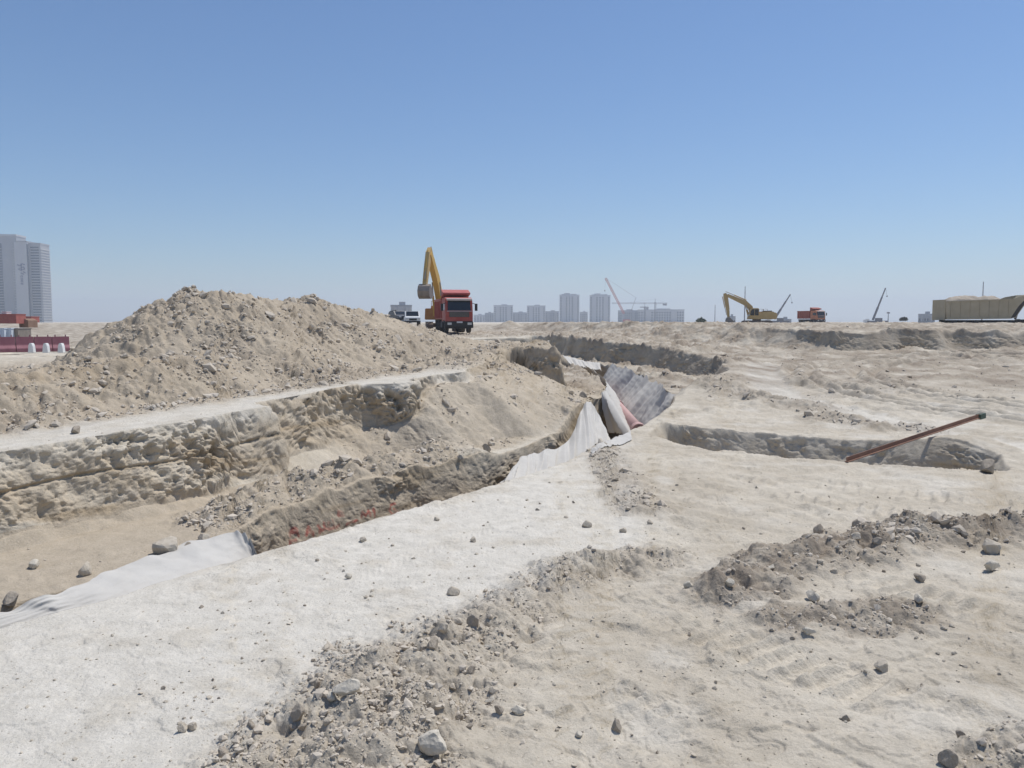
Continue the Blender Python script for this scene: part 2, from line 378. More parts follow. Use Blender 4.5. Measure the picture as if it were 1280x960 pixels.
# ------------------------------------------------------------------ ground sheet
def build_ground():
    fine = np.arange(-37.5, 37.5, .08)
    ang = np.concatenate([np.arange(-180, -70, 3.0), np.arange(-70, -37.5, .35), fine, np.arange(37.5, 70, .35), np.arange(70, 180, 3.0)])
    th = np.radians(ang); nc = len(th)
    rs = np.geomspace(.4, 4200, 3000)
    sub = np.unique(np.concatenate([np.arange(0, nc, 3), [nc-1]]))
    xx = np.sin(th[sub])[:, None]*rs[None]; yy = np.cos(th[sub])[:, None]*rs[None]
    zz = macro(xx, yy)
    dr = np.diff(rs); rm = .5*(rs[1:]+rs[:-1])
    w = np.hypot((2.0/rm+.03+.075*sm(10, 16, rm)*sm(110, 70, rm))*dr/rm, np.where(np.diff(zz, axis=1) > 0, 1.9, .3)*np.diff(zz, axis=1)/rm)
    w *= (.15+.85*sm(2.0, 3.6, rm))[None]
    cdf = np.concatenate([np.zeros((len(sub), 1)), np.cumsum(w, 1)], 1); cdf /= cdf[:, -1:]
    NR = 2150
    kk = np.linspace(0, 1, NR)
    rr = np.array([np.interp(kk, cdf[i], np.log(rs)) for i in range(len(sub))])
    for sg, hw in ((2.4, 8),):
        ker = np.exp(-.5*(np.arange(-hw, hw+1)/sg)**2); ker /= ker.sum()
        pad = np.pad(rr, ((hw, hw), (0, 0)), mode='edge'); rr = sum(ker[i]*pad[i:i+len(sub)] for i in range(2*hw+1))
    full = np.empty((nc, NR))
    for k in range(NR): full[:, k] = np.interp(ang, ang[sub], rr[:, k])
    r = np.exp(full)
    x = np.sin(th)[:, None]*r; y = np.cos(th)[:, None]*r
    rub, wh, tn, dk = masks(x, y)
    z = macro(x, y)
    hmic = micro(x.ravel(), y.ravel(), rub.ravel(), wh.ravel()).reshape(x.shape)
    # sideways break-up of steep faces
    near = r < 90
    e = .05
    gx = np.zeros_like(z); gy = np.zeros_like(z)
    xn, yn = x[near], y[near]
    m0 = z[near]; gx[near] = (macro(xn+e, yn)-m0)/e; gy[near] = (macro(xn, yn+e)-m0)/e
    n = np.stack([-gx, -gy, np.ones_like(gx)], -1); n /= np.linalg.norm(n, axis=-1, keepdims=True)
    steep = sm(.3, .75, 1-n[..., 2])*sm(80, 50, r)
    z = z+hmic*(1-.92*sm(.2, .5, 1-n[..., 2]))
    P = np.stack([x, y, z], -1); x0, y0, z0 = x, y, z
    i = np.where((steep > .02))
    xs, ys, zs = x[i], y[i], z[i]
    v = np.zeros(xs.shape)
    patch = np.clip(.55+1.1*pn3(xs*1.1, ys*1.1, zs*2.2, 12), .35, 1.3)
    for sc, am, sdn in ((1.2, .07, 1), (2.7, .04, 2), (5.6, .045, 3), (12, .032, 4), (25, .02, 5), (48, .011, 6)):
        q = pn3(xs*sc+sdn*3.3, ys*sc+.37*xs*sc, zs*sc*1.1+.21*xs*sc, sdn)
        v += am*(q if sdn < 3 else (q-.7*np.abs(q)+.15)*patch*1.9)
    lum = pn3(xs*9, ys*9, zs*9, 15); v += .06*sm(.25, .7, lum)*patch
    t, c = tc(xs, ys)
    clean = np.where((c < -1.0) & (c > -3.2) & (t < 14), .42, 1.0)        # the machine-cut trench face is smoother
    ze = np.clip(.9+.033*t, .7, 1.42)
    crack = np.exp(-((zs-ze*.58-.03*np.sin(t*2.1))/.016)**2)*np.where((c > -.8) & (c < .8) & (t < 4.2), 1, 0)
    v = v*clean-.04*crack
    P[i] += n[i]*(v*steep[i])[:, None]
    x, y, z = P[..., 0], P[..., 1], P[..., 2]
    # ---- soil attributes
    t, c = tc(x, y)
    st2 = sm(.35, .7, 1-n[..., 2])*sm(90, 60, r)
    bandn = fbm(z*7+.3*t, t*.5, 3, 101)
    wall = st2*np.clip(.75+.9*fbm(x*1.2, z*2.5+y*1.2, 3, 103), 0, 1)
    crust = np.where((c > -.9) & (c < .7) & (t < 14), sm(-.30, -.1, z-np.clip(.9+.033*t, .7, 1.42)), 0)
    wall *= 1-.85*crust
    soil_crack_shade = st2*(1-crust)*sm(.12, .55, bandn+.25*fbm(x*.9, y*.9, 2, 105))*.8
    soil_crack_shade = np.maximum(soil_crack_shade, .8*np.where((c > -.8) & (c < .8) & (t < 4.2), np.exp(-((z-np.clip(.9+.033*t, .7, 1.42)*.58-.03*np.sin(t*2.1))/.018)**2), 0)*st2)  # crack also drawn as a dark line, its shade put into the colour
    # fresh darker soil at the head of the spoil ridge
    hd = np.exp(-(((t-2.6)/1.6)**2+((c-2.75)/.35)**2))*np.clip(.7+1.2*fbm(x*2, y*2, 3, 107), 0, 1)
    soil_crack_shade = np.maximum(soil_crack_shade, .75*hd)
    paint = np.zeros(x.shape)
    A, B = Vector((*FAR_LIP[3], 0)), Vector((*FAR_LIP[5], 0)); dirw = (B-A).normalized(); nw = Vector((dirw.y, -dirw.x, 0))
    A = A+nw*.1
    xp, yp, zp = x0, y0, z0
    def onwall(px, py):
        u = W(px, py, 1.0)-Vector((0, 0, HC)); o = Vector((0, 0, HC))
        k = (A-o).dot(nw)/u.dot(nw); p = o+u*k
        return ((p-A).dot(dirw), p.z)
    strokes = [[(377, 672), (380, 663), (384, 662), (387, 672)], [(378, 668), (386, 667)], [(376, 687), (376, 678), (383, 677)], [(390, 686), (395, 678), (397, 684)],
               [(396, 671), (400, 660), (405, 671)], [(398, 667), (404, 667)], [(413, 668), (412, 659), (414, 666), (420, 663), (419, 656)], [(424, 656), (423, 664), (430, 662), (429, 653)],
               [(444, 643), (440, 642), (439, 647), (444, 647)], [(446, 658), (452, 655), (458, 653)], [(465, 649), (466, 642), (470, 647), (475, 640), (476, 647)], [(481, 648), (481, 638)],
               [(507, 631), (501, 633), (499, 640), (502, 645), (508, 641), (505, 638)], [(433, 662), (438, 659)]]
    m = (x > -3.7) & (x < -.8) & (y > 7.5) & (y < 12) & (z < .35) & (steep > .2) & (np.abs((x-A.x)*nw.x+(y-A.y)*nw.y) < .45)
    al = (xp[m]-A.x)*dirw.x+(yp[m]-A.y)*dirw.y; zm = zp[m]
    al2 = al+.012*pn2(al*20, zm*20, 5)
    v = np.zeros(al.shape)
    for s in strokes:
        q, p = dline(al2, zm, [onwall(*a) for a in s])
        v = np.maximum(v, sm(.026, .012, q))
    paint[m] = v*np.clip(.75+.6*pn2(al*9, zm*9, 8), 0, 1)
    # ---- mesh
    nv = nc*NR
    co = np.concatenate([P.reshape(-1, 3), [[0, 0, float(np.mean(z[:, 0]))]]]).astype(np.float32)
    ia = np.arange(nc)[:, None]; ka = np.arange(NR-1)[None]
    ib = (ia+1) % nc
    q = np.stack([ia*NR+ka, ia*NR+ka+1, ib*NR+ka+1, ib*NR+ka], -1).reshape(-1, 4)[:, ::-1]
    tri = np.stack([np.full(nc, nv), (np.arange(nc))*NR, ((np.arange(nc)+1) % nc)*NR], -1)[:, ::-1]
    # orientation: make normals point up
    a, b_, c_ = co[q[0, 0]], co[q[0, 1]], co[q[0, 2]]
    if np.cross(b_-a, c_-a)[2] < 0: q = q[:, ::-1]; tri = tri[:, ::-1]
    me = bpy.data.meshes.new("ground")
    me.vertices.add(nv+1); me.vertices.foreach_set('co', co.ravel())
    loops = np.concatenate([q.ravel(), tri.ravel()]).astype(np.int32)
    me.loops.add(len(loops)); me.loops.foreach_set('vertex_index', loops)
    starts = np.concatenate([np.arange(len(q))*4, len(q)*4+np.arange(len(tri))*3]).astype(np.int32)
    me.polygons.add(len(starts)); me.polygons.foreach_set('loop_start', starts)
    me.update(calc_edges=True)
    me.polygons.foreach_set('use_smooth', np.ones(len(starts), bool))
    for nm, ch in (('soil', (wh*(1-wall), tn, dk)), ('soil2', (paint, wall, soil_crack_shade))):
        a = me.attributes.new(nm, 'FLOAT_COLOR', 'POINT')
        buf = np.ones((nv+1, 4), np.float32); buf[-1] = (0, 0, 0, 1)
        for k in range(3): buf[:-1, k] = ch[k].ravel()
        a.data.foreach_set('color', buf.ravel())
    o = bpy.data.objects.new("ground", me); col.objects.link(o); o['kind'] = 'structure'
    me.materials.append(soil_material())
    return o
build_ground()

# haze: one closed box of even air
def build_haze():
    import bmesh
    bm = bmesh.new(); bmesh.ops.create_cube(bm, size=1)
    me = bpy.data.meshes.new("haze"); bm.to_mesh(me); bm.free()
    o = bpy.data.objects.new("haze", me); col.objects.link(o)
    o.scale = (8800, 8800, 124); o.location = (0, 0, 58); o['kind'] = 'stuff'
    o['label'] = 'pale dusty haze lying over the whole building site'
    m = bpy.data.materials.new("haze_air"); m.use_nodes = True; nt = m.node_tree
    nt.nodes.remove(nt.nodes['Principled BSDF'])
    v = nt.nodes.new('ShaderNodeVolumePrincipled'); v.inputs['Density'].default_value = HAZE
    v.inputs['Color'].default_value = (.68, .75, .85, 1); v.inputs['Anisotropy'].default_value = .25
    nt.links.new(v.outputs[0], nt.nodes['Material Output'].inputs['Volume'])
    me.materials.append(m)
HAZE = .0004
build_haze()

# ------------------------------------------------------------------ loose stones
def stone_shape(seed, sub=3, flat=.75):
    import bmesh
    rng = np.random.default_rng(seed)
    bm = bmesh.new(); bmesh.ops.create_icosphere(bm, subdivisions=sub, radius=1)
    v = np.array([p.co[:] for p in bm.verts]); f = np.array([[q.index for q in p.verts] for p in bm.faces])
    bm.free()
    for _ in range(14):                                        # knocked-off faces
        a = rng.normal(size=3); a /= np.linalg.norm(a); k = rng.uniform(.5, .85)
        dd = v@a; v = np.where((dd > k)[:, None], v-(dd-k)[:, None]*a*.97, v)
    if sub >= 2:
        v = v*(1+.14*pn3(v[:, 0]*1.7+seed, v[:, 1]*1.7, v[:, 2]*1.7, seed)+.05*pn3(v[:, 0]*5, v[:, 1]*5+seed, v[:, 2]*5, seed+1))[:, None]
    else:
        v = v*rng.uniform(.75, 1.2, (len(v), 1))
    v *= np.array([1, rng.uniform(.65, .95), flat*rng.uniform(.7, 1.0)])
    return v, f
def np_mesh(name, v, f, m, smooth=True):
    me = bpy.data.meshes.new(name)
    me.vertices.add(len(v)); me.vertices.foreach_set('co', np.asarray(v, np.float32).ravel())
    k = f.shape[1]
    me.loops.add(f.size); me.loops.foreach_set('vertex_index', f.astype(np.int32).ravel())
    me.polygons.add(len(f)); me.polygons.foreach_set('loop_start', (np.arange(len(f))*k).astype(np.int32))
    me.update(calc_edges=True)
    me.polygons.foreach_set('use_smooth', np.full(len(f), smooth))
    me.materials.append(m)
    return me
M_STONE = mat('limestone', (.44, .38, .295), .95, noise=.2, nscale=4, c2=(.55, .49, .40), bump=.006, bscale=5, spec=.1)
M_STONE_PALE = mat('pale_limestone', (.50, .45, .365), .95, noise=.2, nscale=4, c2=(.62, .565, .47), bump=.006, bscale=5, spec=.1)
M_STONE_BROWN = mat('brown_rock', (.30, .255, .20), .95, noise=.2, nscale=4, c2=(.42, .365, .295), bump=.006, bscale=5, spec=.1)
M_CLOD = mat('soil_clod', (.45, .385, .30), .95, noise=.25, nscale=.8, c2=(.58, .52, .435), spec=.1)

def scatter(name, label, n, seed, region, size, dens, m, sub=1):
    """countless crumbs and clods lying on the ground, one object"""
    rng = np.random.default_rng(seed)
    x, y = region(rng, n)
    rub, wh, tn, dk = masks(x, y)
    keep = rng.uniform(size=n) < dens(x, y, rub, wh, tn, dk)
    x, y = x[keep], y[keep]; rub, wh = rub[keep], wh[keep]
    n = len(x)
    sz = size(rng, n, x, y, rub[:], wh)
    sz = sz*np.clip(np.hypot(x, y)/15, .5, 1) if 'spoil' in name else sz
    m0 = macro(x, y); z = m0+micro(x, y, rub, wh)
    # leave the steep faces clear
    e = .08; sl = np.hypot(macro(x+e, y)-m0, macro(x, y+e)-m0)/e
    k = sl < 1.0
    x, y, z, sz = x[k], y[k], z[k], sz[k]; n = len(x)
    V = []; F = []; off = 0
    shapes = [stone_shape(seed*50+i, sub) for i in range(8)]
    which = rng.integers(0, 8, n)
    for i in range(8):
        q = np.where(which == i)[0]
        if not len(q): continue
        v, f = shapes[i]
        a = rng.uniform(0, 6.283, len(q)); ca, sa = np.cos(a), np.sin(a)
        tl = rng.normal(0, .25, len(q))
        vx = v[None, :, 0]*sz[q, None]; vy = v[None, :, 1]*sz[q, None]; vz = v[None, :, 2]*sz[q, None]+vx*tl[:, None]
        X = vx*ca[:, None]-vy*sa[:, None]+x[q, None]; Y = vx*sa[:, None]+vy*ca[:, None]+y[q, None]; Z = vz+z[q, None]+.15*sz[q, None]
        V.append(np.stack([X, Y, Z], -1).reshape(-1, 3))
        F.append((f[None]+(np.arange(len(q))*len(v))[:, None, None]+off).reshape(-1, 3)); off += len(q)*len(v)
    me = np_mesh(name, np.concatenate(V), np.concatenate(F), m, False)
    o = bpy.data.objects.new(name, me); col.objects.link(o); o['kind'] = 'stuff'; o['label'] = label
    return o
def polar(r0, r1, a0, a1, p=1.0):
    def f(rng, n):
        u = rng.uniform(size=n); r = (r0**-p+u*(r1**-p-r0**-p))**(-1/p)
        a = np.radians(rng.uniform(a0, a1, n)); return np.sin(a)*r, np.cos(a)*r
    return f
def pw(lo, hi, k):
    return lambda rng, n, x, y, rub, wh: lo*(1-rng.uniform(size=n)*(1-(hi/lo)**-k))**(-1/k)
scatter('soil_clods', 'crumbly clods of dug soil on the heaps and windrows', 120000, 3, polar(3, 11, -42, 42, .6), pw(.006, .045, 1.9),
        lambda x, y, rub, wh, tn, dk: np.clip((rub-.28)*1.5, 0, 1)*np.clip(.45+1.3*fbm(x*2.2, y*2.2, 2, 7), .05, 1), M_CLOD)
scatter('spoil_clods', 'lumps of dug soil on the slopes of the spoil heap', 230000, 4, polar(8, 75, -42, 42, .9), pw(.016, .17, 2.1),
        lambda x, y, rub, wh, tn, dk: np.clip((rub-.3)*1.3, 0, 1)*np.clip(.35+1.4*fbm(x*1.1, y*1.1, 2, 7), .03, 1), M_CLOD)
scatter('heap_clods', 'small clods all over the big spoil heap', 110000, 14, polar(8, 27, -42, 3, .2), pw(.014, .10, 1.9),
        lambda x, y, rub, wh, tn, dk: np.where(tc(x, y)[1] > 1.0, np.clip((rub-.2)*1.6, 0, 1)*np.clip(.35+1.9*fbm(x*.7, y*.7, 3, 17), .06, 1), 0), M_CLOD)
scatter('gravel', 'fine gravel and crumbs scattered over the hard ground', 26000, 5, polar(3, 40, -42, 42, 1.0), pw(.004, .022, 1.8),
        lambda x, y, rub, wh, tn, dk: np.clip((1-rub)*(.15+.9*np.clip(fbm(x*.9, y*.9, 3, 11), 0, 1)), 0, 1), M_STONE)
# ------------------------------------------------------------------ building blocks
class MB:
    def __init__(s): s.v = []; s.f = []
    def box(s, c, d, rz=0, ry=0, taper=(1, 1)):
        o = len(s.v); m = Matrix.Rotation(rz, 3, 'Z') @ Matrix.Rotation(ry, 3, 'Y')
        for k in (-1, 1):
            for j in (-1, 1):
                for i in (-1, 1):
                    q = Vector((i*d[0]/2*(taper[0] if k > 0 else 1), j*d[1]/2*(taper[1] if k > 0 else 1), k*d[2]/2))
                    s.v.append(tuple(m@q+Vector(c)))
        for f in ((0, 2, 3, 1), (4, 5, 7, 6), (0, 1, 5, 4), (2, 6, 7, 3), (0, 4, 6, 2), (1, 3, 7, 5)): s.f.append(tuple(o+i for i in f))
        return s
    def prism(s, P, a, b, axis='y'):
        """polygon P in (x,z) swept along y (or in (y,z) along x, or (x,y) along z)"""
        o = len(s.v); n = len(P)
        for k in (a, b):
            for p, q in P:
                s.v.append((p, k, q) if axis == 'y' else (k, p, q) if axis == 'x' else (p, q, k))
        s.f.append(tuple(o+i for i in range(n))); s.f.append(tuple(o+n+i for i in range(n-1, -1, -1)))
        for i in range(n):
            j = (i+1) % n; s.f.append((o+j, o+i, o+n+i, o+n+j))
        return s
    def tube(s, a, b, r0, r1=None, n=8, cap=True):
        r1 = r0 if r1 is None else r1
        a = Vector(a); b = Vector(b); d = (b-a).normalized()
        u = d.orthogonal().normalized(); w = d.cross(u); o = len(s.v)
        for c, r in ((a, r0), (b, r1)):
            for i in range(n):
                t = 2*math.pi*(i+.5)/n; s.v.append(tuple(c+(u*math.cos(t)+w*math.sin(t))*r))
        for i in range(n):
            j = (i+1) % n; s.f.append((o+i, o+j, o+n+j, o+n+i))
        if cap: s.f.append(tuple(o+i for i in range(n-1, -1, -1))); s.f.append(tuple(o+n+i for i in range(n)))
        return s
    def wheel(s, c, r, w, n=20):
        x, y, z = c
        for (ra, ya, rb, yb) in ((r*.55, -w/2, r*.9, -w/2), (r*.9, -w/2, r, -w*.38), (r, -w*.38, r, w*.38), (r, w*.38, r*.9, w/2), (r*.9, w/2, r*.55, w/2)):
            o = len(s.v)
            for rr, yy in ((ra, ya), (rb, yb)):
                for i in range(n):
                    t = 2*math.pi*i/n; s.v.append((x+rr*math.cos(t), y+yy, z+rr*math.sin(t)))
            for i in range(n):
                j = (i+1) % n; s.f.append((o+i, o+j, o+n+j, o+n+i))
        return s
    def build(s, name, m, parent=None, smooth=False, bevel=0):
        import bmesh
        me = bpy.data.meshes.new(name); me.from_pydata(s.v, [], s.f)
        bm = bmesh.new(); bm.from_mesh(me); bmesh.ops.recalc_face_normals(bm, faces=bm.faces)
        if bevel: bmesh.ops.bevel(bm, geom=bm.edges[:], offset=bevel, segments=2, affect='EDGES', clamp_overlap=True)
        bm.to_mesh(me); bm.free()
        if smooth: me.polygons.foreach_set('use_smooth', [True]*len(me.polygons))
        me.materials.append(m)
        o = bpy.data.objects.new(name, me); col.objects.link(o)
        if parent: o.parent = parent
        return o
def tag(o, label, cat, group=None):
    o['label'] = label; o['category'] = cat
    if group: o['group'] = group
    return o
def thing(name, label, cat, loc, rz=0, group=None, tilt=(0, 0)):
    o = bpy.data.objects.new(name, None); col.objects.link(o); o.empty_display_size = .5
    o.location = loc; o.rotation_euler = (tilt[0], tilt[1], rz)
    return tag(o, label, cat, group)
def stand(x, y, dz=0): return (x, y, gz(x, y)+dz)

M_RED = mat('dusty_red_paint', (.34, .04, .025), .5, noise=.22, nscale=1.3, c2=(.44, .11, .08), spec=.4)
M_REDTOP = mat('faded_red_paint', (.42, .10, .09), .6, noise=.25, nscale=2, c2=(.5, .17, .14))
M_ORANGE = mat('dusty_orange_paint', (.46, .15, .06), .55, noise=.25, nscale=1.5, c2=(.54, .23, .12))
M_ORANGE_D = mat('dark_orange_paint', (.28, .055, .03), .55, noise=.25, nscale=1.5, c2=(.34, .09, .05))
M_YEL = mat('yellow_paint', (.55, .33, .045), .5, noise=.25, nscale=1.5, c2=(.6, .40, .10), spec=.4)
M_YELDUST = mat('dusty_yellow_paint', (.44, .29, .10), .65, noise=.25, nscale=1.2, c2=(.52, .38, .18))
M_RUSTY = mat('orange_rusty_paint', (.42, .17, .05), .6, noise=.25, nscale=1.5, c2=(.5, .26, .09))
M_BLACK = mat('black_plastic', (.018, .018, .02), .6, noise=.2, nscale=3, c2=(.05, .048, .045))
M_RUBBER = mat('dusty_rubber', (.03, .028, .026), .9, noise=.25, nscale=5, c2=(.12, .105, .09), bump=.01, bscale=20)
M_GLASSD = mat('dark_window_glass', (.012, .016, .02), .08, spec=.6)
M_STEEL = mat('worn_steel', (.20, .175, .15), .55, metal=.3, noise=.25, nscale=2, c2=(.33, .28, .23))
M_TRACKM = mat('dusty_track_steel', (.10, .075, .06), .8, noise=.25, nscale=3, c2=(.20, .155, .12))
M_CHROME = mat('hydraulic_rod', (.30, .29, .28), .5, metal=.3)
M_LAMP = mat('headlight_glass', (.55, .55, .52), .15, spec=.6)
M_PLATE = mat('number_plate', (.6, .6, .6), .5)
M_WHITEP = mat('white_paint', (.62, .62, .60), .45, noise=.2, nscale=2, c2=(.70, .70, .68), spec=.4)
M_TANP = mat('tan_tipper_paint', (.40, .335, .22), .7, noise=.22, nscale=.9, c2=(.49, .42, .29))
M_NAVY = mat('navy_paint', (.03, .04, .10), .5, noise=.2, nscale=2, c2=(.06, .07, .14))
M_GREY = mat('dark_grey_paint', (.06, .065, .075), .4, spec=.5)
M_SPOIL = mat('loaded_soil', (.36, .30, .23), .95, noise=.25, nscale=1.5, c2=(.46, .40, .32), bump=.08, bscale=4)

# ------------------------------------------------------------------ sheets of geotextile
M_CLOTH = mat('white_geotextile', (.48, .455, .41), .95, noise=.25, nscale=1.8, c2=(.57, .545, .495), bump=.006, bscale=14, spec=.1)
def crv(P, n):
    P = [Vector(p) for p in P]; out = []
    L = [0]
    for a, b in zip(P, P[1:]): L.append(L[-1]+(b-a).length)
    for k in range(n):
        u = k/(n-1)*(len(P)-1); i = min(int(u), len(P)-2); f = u-i
        p0, p1, p2, p3 = P[max(i-1, 0)], P[i], P[i+1], P[min(i+2, len(P)-1)]
        out.append(.5*((2*p1)+(p2-p0)*f+(2*p0-5*p1+4*p2-p3)*f*f+(3*p1-p0-3*p2+p3)*f**3))
    return np.array(out)
def cloth(label, T, B, ns, nv, out, freq, amp, sag=0, drape=None, seed=1, group=None, hem=.04, wr=.02, rag=.03):
    T = crv(T, ns); B = crv(B, ns)
    u = np.linspace(0, 1, ns)[:, None]; v = np.linspace(0, 1, nv)[None]
    P = T[:, None]*(1-v[..., None])+B[:, None]*v[..., None]
    out = np.array(out, float); out /= np.linalg.norm(out)
    w = pn2(u*9+seed+v*.3, v*1.2+seed*3.1+u*0, seed)
    ph = u*freq*2*np.pi+2.2*pn2(u*4+seed, u*0+v*.5, seed+3)
    fi = pn2(u*freq*1.5+seed*2.3+.25*v, v*.55+u*0+seed, seed+21)+.5*pn2(u*freq*3.6+seed, v*.8+u*.7, seed+22)
    fold = (np.sin(ph)*.22+1.15*fi+.35*w)*amp*np.clip(v*2.2+.12, 0, 1)*(1-.35*v)
    fold = fold + wr*pn2(u*26+v*7, v*9-u*5, seed+7)
    P = P+fold[..., None]*out
    P[..., 2] -= sag*np.sin(np.pi*v)*(.6+.8*pn2(u*6+seed, v*0+u*0, seed+11))
    P[:, -1, :] += (hem*pn2(u[:, 0]*30, u[:, 0]*0+seed, 8))[:, None]*np.array([.3, .3, 1])
    P[..., 2] += (rag*pn2(u*22+seed, u*0+.4, 31)*(1-v)**2)
    if drape is not None:
        g = ground_z(P[..., 0].ravel(), P[..., 1].ravel()).reshape(ns, nv)
        P[..., 2] = np.maximum(P[..., 2], g+drape)
    i = np.arange(ns-1)[:, None]*nv+np.arange(nv-1)[None]
    f = np.stack([i, i+1, i+nv+1, i+nv], -1).reshape(-1, 4)
    me = np_mesh('geotextile_sheet', P.reshape(-1, 3), f, M_CLOTH)
    o = bpy.data.objects.new('geotextile_sheet', me); col.objects.link(o)
    return tag(o, label, 'fabric sheet', group)
pw3 = lambda L: [W(*a) for a in L]
cloth('white fabric strip lying along the trench edge at left, pinned by rocks',
      pw3([(-60, 785, 5.35), (0, 766, 5.9), (60, 744, 6.2), (105, 727, 6.6), (150, 708, 7.0), (205, 690, 7.4), (250, 674, 7.75), (285, 665, 8.0), (303, 666, 8.02), (313, 675, 7.98), (319, 686, 7.92)]),
      [(-5.3, 3.4, -.12), (-3.75, 5.85, -.12), (-3.5, 6.2, -.12), (-3.2, 6.6, -.13), (-2.95, 6.95, -.14), (-2.75, 7.2, -.16), (-2.62, 7.4, -.2), (-2.52, 7.6, -.3), (-2.46, 7.72, -.45), (-2.44, 7.8, -.55), (-2.46, 7.95, -.6)],
      220, 24, (.5, -.6, .6), 4, .012, sag=-.015, drape=.03, seed=2, wr=.012)
cloth('white fabric drape hanging in folds over the trench from a peak under a rock',
      pw3([(618, 609, 10.9), (628, 601, 11.4), (640, 585, 12.2), (650, 573, 13), (660, 568, 13.7), (668, 567, 14.0), (680, 563, 14.2), (692, 561, 14.6), (704, 555, 15.1), (714, 545, 15.7), (722, 526, 16.4), (729, 508, 17.1), (736, 502, 17.3), (742, 507, 17.4), (750, 520, 17.4), (758, 537, 17.3)]),
      pw3([(616, 614, 10.9), (626, 615, 11), (636, 615, 11.15), (648, 614, 11.3), (660, 612, 11.6), (670, 609, 11.9), (680, 607, 12.2), (690, 604, 12.5), (700, 600, 12.8), (710, 596, 13.1), (720, 591, 13.5), (730, 585, 13.9), (740, 578, 14.4), (750, 571, 14.9), (758, 565, 15.4), (768, 558, 15.9)]),
      360, 48, (.5, -.8, .15), 13, .14, sag=.03, seed=5, wr=.014)
cloth('white fabric over the far trench corner beside the pink pipe',
      pw3([(752, 490, 23.3), (757, 487, 23.9), (758, 480, 27), (755, 473, 29.6), (742, 463, 33), (729, 455, 38)]),
      pw3([(762, 541, 22.6), (789, 541, 21.2), (786, 530, 24), (776, 510, 27), (763, 485, 31), (738, 459, 38)]),
      180, 30, (.8, -.6, .1), 8, .14, sag=.05, seed=9, wr=.014)
cloth('long grey shaded fabric hung on the right trench wall above the pink pipe',
      [(5.0, 23.2, .16), (4.55, 23.75, .16), (4.78, 25.5, .18), (4.84, 29, .2), (4.84, 33, .2), (4.8, 38, .18)],
      [(4.5, 22.7, -.65), (3.8, 23.4, -1.0), (3.82, 25.5, -1.1), (3.85, 29, -1.1), (3.9, 33, -1.1), (3.9, 38, -1.1)],
      320, 40, (-1, -.25, .3), 9, .17, seed=14, wr=.012, rag=.14)
cloth('small white fabric flap spread flat on the near trench lip',
      [(*G(738, 567), .0), (*G(750, 560), .0), (*G(764, 551), .0), (*G(788, 541), .0)], [(*G(741, 571), .0), (*G(752, 566), .0), (*G(766, 561), .0), (*G(790, 552), .0)],
      60, 14, (0, 0, 1), 3, .02, drape=.02, seed=19)
cloth('crumpled white fabric at the far end of the trench below the cut bank',
      pw3([(703, 444, 41), (716, 447, 41), (730, 451, 40.5), (750, 453, 40)]), pw3([(712, 455, 38.5), (722, 457, 38.5), (736, 460, 38), (752, 463, 38)]),
      60, 12, (0, -1, .3), 7, .15, drape=.03, seed=23)

# the sewer pipe in the trench and the steel bar lying over the side trench
M_PIPE = mat('pink_clay_pipe', (.50, .30, .27), .6, noise=.2, nscale=2, c2=(.58, .38, .34))
pr = thing('sewer_pipe', 'pink pipe lying on the bottom of the deep trench', 'pipe', (3.40, 21.2, -.72))
a = Vector((0, 0, 0)); b = Vector((.62, 15, .02)); d = (b-a)
m = MB(); m.tube(a, b, .17, n=24); m.build('barrel', M_PIPE, pr, smooth=True)
for k in (.0, .42, .84):
    MB().tube(a+d*k, a+d*(k+.025), .205, n=24).build('socket', M_PIPE, pr, smooth=False)
M_BAR = mat('rusty_steel', (.20, .10, .065), .75, noise=.25, nscale=3, c2=(.33, .20, .14), bump=.004, bscale=40)
A = Vector((5.22, 12.35, .02)); B = Vector((8.62, 14.55, .47)); d = (B-A).normalized()
br = thing('steel_bar', 'long rusty steel bar leaning across the side trench', 'bar', A)
sdv = d.cross(Vector((0, 0, 1))).normalized(); up = sdv.cross(d)
def beam(mb, p, q, w, h):
    o = len(mb.v)
    for c in (p, q):
        for i, j in ((-1, -1), (1, -1), (1, 1), (-1, 1)): mb.v.append(tuple(c+sdv*i*w/2+up*j*h/2))
    mb.f += [(o, o+1, o+2, o+3), (o+7, o+6, o+5, o+4)]+[(o+i, o+(i+1) % 4, o+4+(i+1) % 4, o+4+i) for i in range(4)]
    return mb
z0 = Vector((0, 0, 0))
mb = beam(MB(), z0, B-A, .068, .012); beam(mb, z0+up*.038, B-A+up*.038, .012, .066); mb.build('angle_iron', M_BAR, br)
beam(MB(), B-A-d*.16+up*.02, B-A+d*.012+up*.02, .095, .095).build('end_cap', mat('green_paint', (.07, .105, .08), .6), br)

